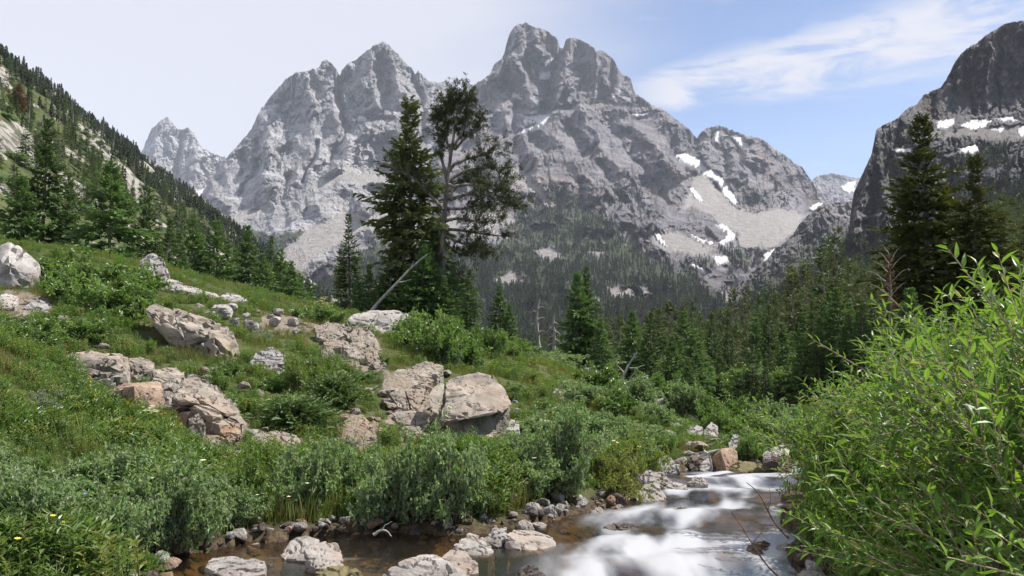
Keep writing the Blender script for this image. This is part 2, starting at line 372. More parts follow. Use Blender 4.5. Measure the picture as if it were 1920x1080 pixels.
far_right = relief('far_peak', [(1490,400),(1515,350),(1530,330),(1560,326),(1590,331),(1620,335),(1660,350)], [(1490,470),(1660,470)],
    [(1530,330,7600),(1560,326,7800),(1620,335,7800),(1500,450,6600),(1640,450,6600),(1570,400,7000)], 90, 70, M_GRAND, 21, jag=2.0, snow=SNOW_FARR, amp=1.5, back=1500)
snow_patches(far_right, SNOW_FARR, 'snow patches on the mountains', 16)
far_left = relief('spire_peak', [(225,330),(262,290),(275,262),(284,240),(300,226),(314,220),(326,235),(340,244),(352,240),(366,255),(372,270),(392,286),(425,297),(470,330)], [(225,470),(470,470)],
    [(314,220,6800),(284,240,6800),(366,255,6800),(425,297,6600),(240,440,5700),(330,400,5800),(460,440,5700),(320,320,6300)], 150, 130, M_OWEN, 33, jag=2.2, amp=1.4, snow=SNOW_FARL,
    big=(40, 90, 120.0), med=(16, 26, 50.0), back=1200, gullies=[([(340,250),(335,300),(330,360)], 120, 14), ([(300,235),(290,300),(285,340)], -90, 16), ([(372,280),(360,330),(355,370)], -90, 16)])
snow_patches(far_left, SNOW_FARL, 'snow patches on the mountains', 14)

OWEN_TOP = [(320,470),(345,415),(365,388),(380,360),(400,330),(416,305),(432,288),(455,262),(472,243),(484,214),(500,190),(518,168),(535,150),(552,138),(575,133),(598,128),(604,116),(612,111),(622,119),(632,132),(637,141),(642,130),(652,118),(668,112),(685,97),(700,86),(710,82),(718,78),(728,84),(738,95),(752,108),(762,120),(772,129),(778,140),(784,133),(794,141),(803,152),(822,155),(838,156),(856,164),(880,172),(930,190),(1000,220)]
OWEN_TALUS = [[(412,416),(450,398),(500,385),(505,392),(470,412),(440,428),(412,432)],
    [(560,360),(600,330),(650,312),(700,322),(735,330),(740,352),(690,345),(650,340),(610,355)],
    [(520,470),(560,440),(600,410),(650,395),(720,398),(760,405),(760,440),(700,432),(650,452),(600,482),(560,515),(540,520)]]
OWEN_VEG = [([(420,440),(470,425),(540,430),(600,440),(590,460),(540,470),(500,500),(440,500)], 0.72), ([(560,380),(640,350),(700,360),(740,380),(700,395),(620,400)], 0.3)]
owen = relief('pale_mountain', OWEN_TOP, [(320,600),(1000,600)],
    [(718,78,5000),(612,113,4850),(552,138,4700),(484,214,4500),(432,288,4300),(365,388,4000),(850,162,4900),(1000,220,4800),(640,230,4350),(540,260,4150),(450,340,3850),(720,250,4250),(640,310,3800),(480,390,3500),(740,330,3650),
     (420,420,3300),(640,400,3150),(760,420,3000),(600,470,2700),(560,520,2450),(420,500,2700),(340,470,3200),(900,420,3000),(600,580,2200),(340,580,2300),(980,580,2200)],
    480, 390, M_OWEN, 2, jag=1.7, talus=OWEN_TALUS, veg=OWEN_VEG, snow=SNOW_OWEN, bed=(-0.32, 15, 20.0), big=(84, 125, 220.0), med=(28, 46, 58.0), amp=0.75,
    gullies=[([(637,140),(635,165),(640,208),(645,238)], 170, 15), ([(644,165),(655,200),(662,214)], -60, 16), ([(641,247),(624,290),(617,312)], 90, 9), ([(596,268),(584,305),(571,340)], 80, 8), ([(531,280),(522,308)], 70, 8),
             ([(652,262),(650,300),(640,318)], -60, 18), ([(690,98),(690,150),(700,200)], -60, 22), ([(722,84),(742,130),(752,170)], -80, 18), ([(706,120),(712,170)], 80, 12), ([(500,330),(480,370),(470,400)], -50, 20),
             ([(480,315),(450,360)], 60, 10), ([(560,210),(600,205),(640,215)], -40, 16), ([(660,216),(700,222),(740,220)], 50, 8), ([(772,135),(790,190),(800,260)], 80, 14), ([(700,330),(640,350),(590,380)], -45, 22)])
snow_patches(owen, SNOW_OWEN, 'snow patches on the mountains', 9)

MAIN_TOP = [(500,590),(540,556),(562,532),(590,508),(640,472),(700,440),(760,412),(790,366),(820,305),(850,232),(866,196),(876,176),(890,158),(905,150),(918,140),(928,120),(940,112),(946,100),(950,80),(957,60),(964,50),(975,44),(986,43),(1000,50),(1015,54),(1030,61),(1040,70),(1047,78),(1050,92),(1056,90),(1061,75),(1068,70),(1078,70),(1086,73),(1096,79),(1110,85),(1118,96),(1128,94),(1140,101),(1150,110),(1156,124),(1164,138),(1176,144),(1184,150),(1187,165),(1192,176),(1215,192),(1235,202),(1260,218),(1280,234),(1296,246),(1306,262),(1316,246),(1330,238),(1345,236),(1362,240),(1380,248),(1402,256),(1424,260),(1440,270),(1462,285),(1484,300),(1505,316),(1520,335),(1530,352),(1536,372),(1545,380),(1580,384),(1640,400)]
MAIN_TALUS = [[(1270,400),(1300,330),(1318,318),(1345,345),(1380,388),(1430,392),(1500,396),(1515,404),(1490,440),(1455,470),(1400,466),(1385,452),(1380,440),(1350,424),(1330,400),(1300,385)],
    [(1215,425),(1240,425),(1285,440),(1320,460),(1350,466),(1330,478),(1290,480),(1250,475),(1225,452)],
    [(955,310),(985,318),(1015,350),(1045,385),(1030,388),(1000,365),(968,345)],
    [(880,400),(930,385),(960,395),(975,420),(930,428),(960,440),(900,450),(870,440)],
    [(1135,540),(1160,530),(1195,548),(1190,560),(1150,560)], [(1190,530),(1215,535),(1225,552),(1205,555)], [(1350,548),(1375,552),(1382,570),(1360,565)],
    [(985,425),(1030,418),(1020,428),(985,436)], [(1000,472),(1038,460),(1062,480),(1022,492)], [(918,522),(958,505),(988,525),(950,540)], [(1078,562),(1108,548),(1126,566)], [(1090,470),(1130,478),(1120,492)], [(760,420),(800,400),(860,395),(880,420),(840,440),(780,440)]]
MAIN_VEG = [([(640,500),(700,455),(780,450),(860,470),(920,450),(980,425),(1000,370),(1060,350),(1110,380),(1150,420),(1200,470),(1250,490),(1300,500),(1340,540),(1400,560),(1450,520),(1480,540),(1480,700),(560,700),(570,540)], 0.66),
    ([(1000,350),(1060,345),(1120,390),(1170,430),(1210,470),(1180,480),(1100,450),(1020,420),(960,440),(940,430)], 0.55), ([(1310,485),(1380,465),(1420,470),(1410,500),(1340,505)], 0.6), ([(1100,300),(1160,330),(1220,380),(1200,420),(1130,380)], 0.28), ([(1340,330),(1420,350),(1480,390),(1440,395),(1380,380)], 0.38)]
main_m = relief('twin_summit_mountain', MAIN_TOP, [(500,700),(1640,700)],
    [(985,43,4900),(1050,92,4870),(1080,70,4800),(1190,172,4600),(876,176,4550),(950,110,4700),(1010,190,4350),(1000,230,4150),(900,260,3900),(950,330,3350),(1100,230,4050),(1100,300,3450),(1250,300,3700),(1306,262,4250),(1360,238,4500),(1510,320,4400),(1540,385,4000),
     (1640,400,4000),(1400,370,3450),(1440,330,3900),(1300,340,3500),(1200,380,2850),(1000,400,2650),(1350,440,2550),(1460,460,2400),(900,420,2400),(900,500,1800),(1100,500,1800),(1200,520,1700),(1300,540,1600),(1420,530,1700),(1000,600,1280),(1150,630,1150),(700,440,2450),(562,532,1950),(640,500,2000),(700,600,1350),(800,330,3300),
     (500,690,1000),(800,690,1000),(1150,690,1000),(1400,620,1250),(1550,690,1000),(1600,560,1500),(760,412,2700)],
    740, 430, M_GRAND, 8, jag=2.0, talus=MAIN_TALUS, veg=MAIN_VEG, snow=SNOW_MAIN, bed=(0.35, 17, 15.0), big=(78, 105, 290.0), med=(25, 38, 78.0), amp=0.72,
    calm=[([(500,590),(640,480),(760,430),(900,440),(1000,420),(1150,440),(1300,500),(1450,500),(1500,700),(500,700)], 0.6), ([(700,640),(1500,620),(1500,720),(500,720)], 0.7)],
    gullies=[([(1052,88),(1042,115),(1032,148),(1026,180),(1022,205)], 190, 17), ([(964,52),(966,90),(978,130),(990,165),(1000,196)], -110, 20), ([(998,80),(994,120),(992,150)], 90, 9), ([(1000,60),(1012,90),(1016,108)], -70, 14),
             ([(1070,72),(1066,110),(1052,150),(1046,186)], -110, 16), ([(1112,90),(1118,140),(1112,186)], -80, 16), ([(1092,90),(1090,140),(1080,180)], 110, 12), ([(1150,115),(1150,160),(1140,190)], 90, 12), ([(1184,152),(1170,180)], -60, 12),
             ([(910,150),(930,180),(945,200),(950,230)], -60, 22), ([(940,112),(955,160),(968,190)], 80, 13), ([(960,200),(1040,205),(1110,192),(1180,198)], 60, 10), ([(1040,215),(1100,212),(1180,235),(1240,270)], -60, 22),
             ([(1010,240),(1060,270),(1100,330),(1150,400)], -70, 26), ([(1100,250),(1150,300),(1200,360),(1230,400)], -70, 24), ([(1060,235),(1110,290),(1170,380)], 60, 14), ([(965,262),(970,300),(1000,330)], 60, 12),
             ([(1200,240),(1250,300),(1280,350)], -70, 24), ([(1150,250),(1200,310),(1250,390)], 60, 14), ([(1308,266),(1300,290),(1330,325),(1370,380)], 120, 18), ([(1290,245),(1270,285)], -60, 18), ([(1345,240),(1370,290),(1410,340),(1440,385)], -70, 26),
             ([(1400,262),(1440,310),(1480,360)], -60, 22), ([(1370,252),(1400,310),(1430,360)], 60, 14), ([(1480,305),(1500,350),(1510,380)], 50, 14)])
snow_patches(main_m, SNOW_MAIN, 'snow patches on the mountains', 8)

knob = relief('dark_knoll', [(1380,540),(1410,510),(1440,485),(1455,466),(1480,448),(1500,420),(1515,404),(1540,386),(1570,380),(1600,378),(1660,380),(1720,400)], [(1380,640),(1720,640)],
    [(1455,466,1750),(1515,404,1900),(1570,380,1950),(1660,380,1950),(1700,600,1300),(1400,600,1300),(1540,500,1600),(1440,540,1500)], 200, 150, M_CLIFF, 14, jag=2.0, amp=0.5, big=(40, 70, 40.0), med=(14, 24, 20.0), bed=(0.2, 12, 8.0),
    veg=[([(1380,560),(1450,490),(1520,450),(1600,420),(1720,430),(1720,640),(1380,640)], 0.6)], back=400)
CLIFF_TOP = [(1490,600),(1520,545),(1550,505),(1575,470),(1592,430),(1596,395),(1600,365),(1612,338),(1625,310),(1634,290),(1640,262),(1642,246),(1650,238),(1668,230),(1684,222),(1700,205),(1718,196),(1732,178),(1748,172),(1764,164),(1774,150),(1784,128),(1796,108),(1812,92),(1832,80),(1848,68),(1864,58),(1882,46),(1900,42),(1925,40),(1980,30),(2060,20),(2160,40)]
cliff = relief('dark_cliff_mountain', CLIFF_TOP, [(1490,680),(2160,680)],
    [(1642,246,1020),(1600,365,1000),(1596,420,960),(1700,205,1100),(1784,128,1230),(1882,46,1260),(2060,20,1260),(2160,40,1260),(1770,215,1190),(1880,210,1190),(2100,210,1190),(1770,250,1060),(1900,250,1050),(1700,300,1000),(1850,300,960),(1700,400,930),(1900,400,860),(2100,380,860),(1700,480,800),(1900,480,760),(1560,520,860),(1600,620,600),(1800,620,560),(2100,620,560),(2100,280,960),(1630,330,1000)],
    400, 330, M_CLIFF, 27, jag=1.8, amp=0.36, big=(30, 120, 34.0), med=(13, 30, 18.0), bed=(0.1, 22, 9.0), snow=SNOW_CLIFF, back=500,
    talus=[[(1740,245),(1800,245),(1900,235),(2100,230),(2100,262),(1900,268),(1820,262),(1750,262)]], 
    veg=[([(1790,285),(1850,265),(1900,275),(1900,300),(1850,310),(1800,330),(1780,310)], 0.75), ([(1780,350),(1900,330),(2000,340),(2000,390),(1900,380),(1800,385)], 0.75), ([(1520,560),(1600,440),(1700,430),(1900,410),(2160,400),(2160,680),(1490,680)], 0.75), ([(1640,260),(1700,240),(1740,280),(1700,340),(1640,380),(1610,400)], 0.45)],
    gullies=[([(1642,250),(1632,300),(1615,380),(1600,450)], -25, 20), ([(1690,230),(1680,270),(1650,330)], 20, 10), ([(1774,160),(1760,210)], -25, 16), ([(1830,90),(1825,150),(1822,210)], 18, 7), ([(1880,60),(1872,130),(1875,210)], 18, 7), ([(1856,70),(1850,200)], -16, 9), ([(1650,300),(1660,400),(1640,470)], -22, 16), ([(1720,300),(1720,400),(1690,450)], 18, 14)])
snow_patches(cliff, SNOW_CLIFF, 'snow patches under the dark cliff', 2.2)
# ---------------------------------------------------------------- ground, creek
STREAM = [(-1.9,2.2),(-2.35,5.2),(-2.75,6.2),(-2.35,7.1),(-1.3,7.5),(-0.45,7.35),(0.15,7.75),(0.6,8.4),(1.25,9.5),(1.7,10.7),(1.95,12.0),(2.1,13.0),(2.6,13.9),(4.0,14.4),(6.2,15.0),(9.0,16.4),(9.5,15.4),(7.0,13.9),(5.3,12.9),(4.5,11.9),(3.75,10.6),(3.1,9.2),(2.6,7.5),(2.1,6),(1.8,4.5),(1.5,2.2)]
ZWY = ([0,3,5.6,6.4,7.0,7.7,8.6,9.4,10.4,11.2,12.2,13.2,13.9,14.8,17,20,26], [-1.74,-1.76,-1.83,-1.88,-1.95,-1.98,-2.06,-2.17,-2.24,-2.36,-2.42,-2.55,-2.62,-2.7,-2.85,-3.0,-3.2])
def zwater(x, y): return np.interp(y, *ZWY)
NEAR = [(0,650,11,0),(0,560,17,0),(0,485,21.5,0),(100,478,23,0),(220,500,23,0),(300,545,20.5,0),(300,640,16,0),(430,568,23,0),(600,628,19.5,0),(600,598,25,0),(600,700,16,0),(600,780,13,0),(130,745,11.5,0),(450,805,11.2,0),(0,800,8,0),
        (200,930,7.4,0),(650,905,10,0),(900,850,13.2,0),(760,720,16,0),(780,635,25,0),(900,660,24,0),(960,760,17,0),(1060,760,18,0),(1000,700,23,0),(1100,712,26,0),(1200,800,18,0),(1250,800,21,0),(1090,690,40,0),(780,622,37,0),(900,650,36,0),(660,592,38,0),
        (1250,752,40,0),(1380,775,38,0),(1470,775,38,0),(1340,775,30,0),(300,520,38,0),(100,488,45,0),(500,568,42,0),(-200,470,20,0),(-200,640,10,0),(1740,640,38,0),(2000,640,36,0),(1600,730,36,0)]
NX = [(-4.5,3.0,-1.35),(-3.6,5.0,-1.5),(-4.5,6.0,-1.25),(0,0,-1.65),(-3,0,-1.5),(2.5,2.5,-1.5),(4,5.5,-1.45),(5.5,8,-1.5),(6.5,11,-1.7),(7,14,-2.1),(9,18,-2.6),(9,6,-1.1),(12,12,-1.3),(16,22,-1.6),(3,0,-1.5),(0.3,12.8,-2.0),(1.2,15,-2.5),(3.6,15.8,-2.5),(5.0,16.6,-2.65),(4.4,19,-2.85),(6.0,22,-3.3),(6.2,26,-3.9),(2.6,17,-2.6),(7.5,18.5,-2.9),(-0.9,9,-1.75)]
_np = [tuple(pix(u, v, d)) for u, v, d, _ in NEAR] + NX
_tps = TPS([p[:2] for p in _np], [p[2] for p in _np], 10.0, 0.004)
def zmid(x, y):
    zf = np.interp(y, [0,25,40,70,120,170,400,1000,3000], [-2.5,-4.5,-6,-9,-13,-16,-22,-32,-60])
    L = np.maximum(0, (-6 - 0.15 * (y - 30)) - x)
    Lc = np.minimum(L, 330)
    zl = 0.30 * Lc + 0.47 * np.maximum(0, Lc - 18) - 0.5 * np.maximum(0, L - 330)
    zl = zl + sstep(15, 90, L) * (9 * fbm(x / 70, y / 110, 1.3, 4) + 7 * (ridged(x / 45, y / 60, 4.4, 3) - 0.8))
    Rr = np.maximum(0, x - np.interp(y, [0,40,100,300,640,1000,3000], [8,12,30,80,136,190,500])); Rc = np.minimum(Rr, 420)
    zr = 0.44 * Rc * sstep(-5, 40, Rr) + sstep(20, 120, Rr) * 6 * fbm(x / 90, y / 90, 8.1, 3)
    return zf + zl + zr
def zground(x, y, detail=True):
    x = np.asarray(x, float); y = np.asarray(y, float)
    r = np.hypot(x, y * 1.0)
    w = sstep(40, 78, r)
    zn = _tps(np.clip(x, -24, 26), np.clip(y, -1, 62))
    zn = np.clip(zn, -12, 14)
    z = zn * (1 - w) + zmid(x, y) * w
    if detail:
        z = z + (1 - w) * (0.10 * fbm(x / 1.6, y / 1.6, 0.2, 3) + 0.025 * fbm(x / 0.35, y / 0.35, 3.2, 2)) * sstep(0.5, 4, r)
    near = r < 40
    if np.any(near):
        sd = np.full(x.shape, -9.0); sd[near] = polysd(STREAM, x[near] + 0.18 * perlin(x[near] * 1.3, y[near] * 1.3, 5.0), y[near] + 0.18 * perlin(x[near] * 1.3, y[near] * 1.3, 9.0))
        zw = zwater(x, y)
        bed = zw - 0.05 - 0.22 * sstep(0.0, 0.55, sd) + 0.05 * fbm(x / 0.3, y / 0.3, 2.0, 2)
        k = sstep(-1.1, -0.02, sd)
        z = np.where(sd > 0, bed, (1 - k) * z + k * (zw + 0.06 + 0.05 * perlin(x * 2, y * 2)))
    return z
def ground_hit(u, v, dmin=2.5, dmax=300.0):
    """distance at which the line of sight through (u, v) meets the ground"""
    ds = np.geomspace(dmin, dmax, 500); P = pix(u, v, ds); dz = P[:, 2] - zground(P[:, 0], P[:, 1], False)
    b = np.nonzero(dz < 0)[0]
    return float(ds[b[0]]) if len(b) else None

az = np.radians(np.linspace(-47, 47, 460)); rr = np.concatenate([np.geomspace(0.5, 3.5, 12)[:-1], np.geomspace(3.5, 60, 280)[:-1], np.geomspace(60, 1500, 190)])
A, RR = np.meshgrid(az, rr); GX, GY = RR * np.sin(A), RR * np.cos(A); GZ = zground(GX, GY)
gu, gv = topix(np.stack([GX, np.maximum(GY, 0.3), GZ], -1))
SLABS = [[(-20,225),(40,235),(80,275),(60,300),(-20,290)],[(135,232),(160,232),(215,290),(175,290)],[(90,160),(120,190),(100,200)],[(-20,120),(20,140),(15,170),(-20,160)],[(235,262),(265,270),(305,325),(280,322)],[(110,320),(160,345),(150,380),(115,360)],[(225,340),(262,352),(290,390),(255,385)],[(-20,330),(20,345),(30,370),(-20,360)],[(170,240),(200,252),(205,275),(185,268)]]
gs = np.zeros(GX.shape); far = RR > 60; wob = 9 * perlin(gu / 14, gv / 14, 2.2); wob2 = 9 * perlin(gu / 14, gv / 14, 6.2)
for pg in SLABS: gs[far] = np.maximum(gs[far], sstep(-4, 4, polysd(pg, (gu + wob)[far], (gv + wob2)[far])))
left_wall = sstep(10, 60, (-6 - 0.15 * (GY - 30)) - GX) * far
gs = np.maximum(gs, left_wall * sstep(0.30, 0.50, fbm(GX / 26, GY / 40, 9.1, 4) + 0.15)) * far
SOIL = [[(600,640),(640,618),(700,640),(715,690),(660,690),(620,670)],[(720,700),(790,695),(820,760),(815,840),(760,850),(720,800),(735,750)],[(0,548),(60,548),(110,570),(80,592),(0,590)],[(480,598),(560,592),(610,606),(600,622),(520,620)],[(640,770),(700,790),(720,850),(670,870),(640,830)],[(280,720),(330,710),(460,800),(430,840),(300,800)],[(500,820),(560,830),(560,860),(480,862)]]
so = np.zeros(GX.shape); nr = (RR < 60) & (RR > 3)
for pg in SOIL: so[nr] = np.maximum(so[nr], sstep(-14, 10, polysd(pg, (gu + wob * 1.6)[nr], (gv + wob2 * 1.6)[nr])))
sdS = np.full(GX.shape, -9.0); nn = RR < 40; sdS[nn] = polysd(STREAM, GX[nn], GY[nn]); wet = sstep(-0.40, -0.05, sdS + 0.15 * perlin(GX * 2, GY * 2, 3.3))
m, nt, out = mat_new('meadow_soil'); co = objco(nt)
n1 = noise(nt, co, 1.7, 6, 0.6); n2 = noise(nt, co, 14.0, 5, 0.6); n3 = noise(nt, mapping(nt, co, (0.07, 0.07, 0.07)), 1.0, 6, 0.6)
green = mixc(nt, maprange(nt, n1, 0.35, 0.65), (0.040, 0.058, 0.018), (0.085, 0.098, 0.032))
green = mixc(nt, maprange(nt, n3, 0.4, 0.65), green, (0.105, 0.108, 0.045))
soil = mixc(nt, maprange(nt, n2, 0.3, 0.7), (0.125, 0.100, 0.075), (0.28, 0.235, 0.185))
rockc = mixc(nt, noise(nt, mapping(nt, co, (0.25, 0.25, 0.25)), 1.0, 8, 0.72), (0.07, 0.062, 0.052), (0.50, 0.46, 0.41))
c = mixc(nt, maprange(nt, vmath(nt, 'ADD', attr(nt, 'soil'), vmath(nt, 'MULTIPLY', vmath(nt, 'SUBTRACT', n1, 0.5), 1.1)), 0.35, 0.6), green, soil)
n5 = noise(nt, mapping(nt, co, (0.10, 0.10, 0.10), loc=(3, 9, 1)), 1.0, 8, 0.7)
c = mixc(nt, maprange(nt, vmath(nt, 'ADD', attr(nt, 'slab'), vmath(nt, 'MULTIPLY', vmath(nt, 'SUBTRACT', n5, 0.5), 2.2)), 0.42, 0.6), c, rockc)
c = mixc(nt, vmath(nt, 'MULTIPLY', attr(nt, 'hill'), maprange(nt, noise(nt, mapping(nt, co, (0.22, 0.22, 0.22)), 1.0, 7, 0.7), 0.46, 0.58, 0.0, 0.8)), c, (0.035, 0.045, 0.022))
bedc = mixc(nt, maprange(nt, n2, 0.3, 0.7), (0.032, 0.025, 0.017), (0.11, 0.082, 0.050))
c = mixc(nt, attr(nt, 'wet'), c, bedc)
c = mixc(nt, attr(nt, 'bed'), c, mixc(nt, maprange(nt, noise(nt, co, 5.0, 5, 0.6), 0.35, 0.65), (0.065, 0.046, 0.026), (0.215, 0.158, 0.085)))
bh = vmath(nt, 'ADD', n2, vmath(nt, 'MULTIPLY', noise(nt, mapping(nt, co, (0.4, 0.4, 0.4)), 1.0, 8, 0.7), 2.0))
pbsdf(nt, out, c, 0.95, 0.15, bh, 0.7, 0.08); M_GROUND = m
me = mesh_np('ground', np.stack([GX, GY, GZ], -1), grid_faces(len(rr), len(az)), M_GROUND, True, {'slab': gs.ravel(), 'hill': left_wall.ravel(), 'soil': so.ravel(), 'wet': wet.ravel(), 'bed': sstep(0.02, 0.16, sdS).ravel()})
ground = tag(ob('ground', me), kind='structure')

# ---- the creek surface: flow coordinates (s along, t across)
cl = [(1.0,2.2),(1.05,5.0),(1.2,6.4),(1.6,7.8),(2.15,9.4),(2.75,11),(3.2,13),(5.5,14.6),(7,15.2),(9,16)]
wx = np.linspace(-3.4, 9.6, 290); wy = np.concatenate([np.linspace(2.0, 14.6, 250), np.linspace(14.65, 17, 30)])
WX, WY = np.meshgrid(wx, wy)
xc = np.interp(WY, [p[1] for p in cl], [p[0] for p in cl]); hw = np.interp(WY, [2,5,6.4,7.8,9.4,11,13,26], [0.85,0.85,0.95,1.0,0.95,1.05,1.15,1.0])
t = (WX - xc) / hw; core = 1 - sstep(0.75, 1.35, np.abs(t - 0.05))
s = WY + 0.35 * t * t - 0.15 * t + 0.25 * fbm(t * 1.2, WY * 0.5, 3.0, 2)
band = np.interp(s, [2,5.1,5.5,6.0,6.9,7.35,7.7,8.3,8.9,9.3,9.8,10.4,10.9,11.3,11.9,12.5,13.0,13.6,14.2,26], [0.8,0.85,0.65,1.0,1.0,0.85,0.38,0.5,0.95,0.85,0.34,0.45,0.95,0.7,0.35,0.8,0.95,0.6,1.0,1.0])
st = fbm(t * 2.2 + 0.2 * WY, WY * 0.55, 1.0, 4, 0.55) 
foam = np.clip(band * 0.74 + 0.9 * st + 0.0, 0, 1) * core
side = (1 - sstep(-1.3, -0.7, t)) * sstep(3.0, 5.0, WY) * (1 - sstep(7.2, 8.0, WY))
foam = np.maximum(foam, side * sstep(0.3, 0.7, polysd(STREAM, WX, WY)) * 0.42 * sstep(0.45, 1.0, fbm(WX * 0.9, WY * 3.4, 7.0, 3) + 0.25))
WZ = zwater(WX, WY) + core * (0.028 * np.sin(s * 5.2 + 1.0) * (0.6 + st) + 0.03 * (band - 0.5)) + 0.012 * fbm(WX * 1.5, WY * 0.9, 2.0, 3) * (0.3 + core)
Fw = grid_faces(len(wy), len(wx)); sdw = polysd(STREAM, WX, WY); keep = (sdw > -0.45).ravel()[Fw].any(1); Fw = Fw[keep]; used, inv = np.unique(Fw, return_inverse=True)
m, nt, out = mat_new('creek_water'); co = objco(nt); fo = attr(nt, 'foam')
fr = N(nt, 'ShaderNodeFresnel'); fr.inputs['IOR'].default_value = 1.33
bmp = N(nt, 'ShaderNodeBump'); bmp.inputs['Strength'].default_value = 0.35; bmp.inputs['Distance'].default_value = 0.03
nt.links.new(noise(nt, mapping(nt, co, (6, 2.2, 1)), 1.0, 3, 0.5), bmp.inputs['Height']); nt.links.new(bmp.outputs[0], fr.inputs['Normal'])
tr = N(nt, 'ShaderNodeBsdfTransparent'); tr.inputs[0].default_value = (0.66, 0.53, 0.36, 1)
gl = N(nt, 'ShaderNodeBsdfGlossy'); gl.inputs['Roughness'].default_value = 0.22; nt.links.new(bmp.outputs[0], gl.inputs['Normal'])
mx = N(nt, 'ShaderNodeMixShader'); nt.links.new(vmath(nt, 'MULTIPLY', fr.outputs[0], 0.32), mx.inputs[0]); nt.links.new(tr.outputs[0], mx.inputs[1]); nt.links.new(gl.outputs[0], mx.inputs[2])
fp = pbsdf(nt, None, mixc(nt, fo, (0.155, 0.16, 0.17), (0.40, 0.405, 0.42)), 0.55, 0.3)
m2 = N(nt, 'ShaderNodeMixShader'); nt.links.new(maprange(nt, fo, 0.02, 0.95, 0.0, 0.95), m2.inputs[0]); nt.links.new(mx.outputs[0], m2.inputs[1]); nt.links.new(fp.outputs[0], m2.inputs[2])
nt.links.new(m2.outputs[0], out.inputs[0]); M_WATER = m
me = mesh_np('creek_water', np.stack([WX, WY, WZ], -1).reshape(-1, 3)[used], inv.reshape(-1, 4), M_WATER, True, {'foam': foam.ravel()[used]})
tag(ob('creek_water', me), kind='structure')
# ---------------------------------------------------------------- rocks
def rock_mat(name, a, b, lich=(0.10, 0.10, 0.095), tint=(0.36, 0.24, 0.17), tint_amt=0.4, wetdark=False):
    m, nt, out = mat_new(name); co = objco(nt); rnd = orand(nt)
    mp = N(nt, 'ShaderNodeVectorMath', operation='ADD'); nt.links.new(co, mp.inputs[0])
    cb = N(nt, 'ShaderNodeCombineXYZ')
    for i in range(3): nt.links.new(vmath(nt, 'MULTIPLY', rnd, 40.0 + 13 * i), cb.inputs[i])
    nt.links.new(cb.outputs[0], mp.inputs[1]); v = mp.outputs[0]
    n1 = noise(nt, v, 2.3, 8, 0.66, 0.4); n2 = noise(nt, v, 9.0, 6, 0.7); n3 = noise(nt, v, 60.0, 3, 0.6); n4 = noise(nt, v, 1.1, 3, 0.5)
    c = mixc(nt, maprange(nt, n1, 0.32, 0.68), a, b)
    c = mixc(nt, maprange(nt, n4, 0.48, 0.66, 0.0, tint_amt), c, tint)
    c = mixc(nt, maprange(nt, n2, 0.56, 0.70, 0.0, 0.7), c, lich)
    c = mixc(nt, maprange(nt, n3, 0.35, 0.65, 0.0, 0.35), c, (0.14, 0.13, 0.125))
    vr = N(nt, 'ShaderNodeTexVoronoi', feature='DISTANCE_TO_EDGE'); vr.inputs['Scale'].default_value = 1.6; nt.links.new(mixc(nt, 0.25, v, noise(nt, v, 3.0, 4, 0.6, 0, 1)), vr.inputs['Vector'])
    crack = maprange(nt, vr.outputs['Distance'], 0.0, 0.025, 0.0, 1.0)
    c = mixc(nt, maprange(nt, vr.outputs['Distance'], 0.0, 0.012, 0.5, 0.0), c, (0.06, 0.05, 0.045))
    if wetdark:
        g = N(nt, 'ShaderNodeNewGeometry'); sp = N(nt, 'ShaderNodeSeparateXYZ'); nt.links.new(objco(nt), sp.inputs[0])
        c = mixc(nt, maprange(nt, vmath(nt, 'ADD', sp.outputs[2], vmath(nt, 'MULTIPLY', n1, 0.25)), -0.05, 0.26, 0.85, 0.0), c, (0.045, 0.033, 0.02))
    h = vmath(nt, 'ADD', vmath(nt, 'ADD', n1, vmath(nt, 'MULTIPLY', n2, 0.5)), vmath(nt, 'ADD', vmath(nt, 'MULTIPLY', n3, 0.12), vmath(nt, 'MULTIPLY', crack, 0.25)))
    pbsdf(nt, out, c, 0.88, 0.25, h, 0.65, 0.07)
    return m
M_PALE = rock_mat('pale_granite', (0.28, 0.255, 0.225), (0.50, 0.465, 0.425), tint_amt=0.25)
M_TAN = rock_mat('tan_fractured_gneiss', (0.175, 0.148, 0.115), (0.40, 0.345, 0.275), tint=(0.36, 0.265, 0.19), tint_amt=0.5)
M_BROWN = rock_mat('rusty_brown_rock', (0.20, 0.14, 0.10), (0.40, 0.285, 0.20), tint=(0.37, 0.21, 0.11), tint_amt=0.6)
M_GREYR = rock_mat('grey_lichen_rock', (0.22, 0.21, 0.195), (0.42, 0.40, 0.375), tint_amt=0.15)
M_RIVER = rock_mat('river_granite', (0.215, 0.195, 0.175), (0.42, 0.385, 0.345), tint=(0.33, 0.235, 0.165), tint_amt=0.5, wetdark=True)
M_WET = rock_mat('wet_dark_rock', (0.045, 0.033, 0.027), (0.13, 0.10, 0.08), tint=(0.11, 0.05, 0.025), tint_amt=0.7)
M_MOSS = rock_mat('mossy_rock', (0.06, 0.055, 0.02), (0.17, 0.14, 0.05), tint=(0.12, 0.10, 0.03), tint_amt=0.7)

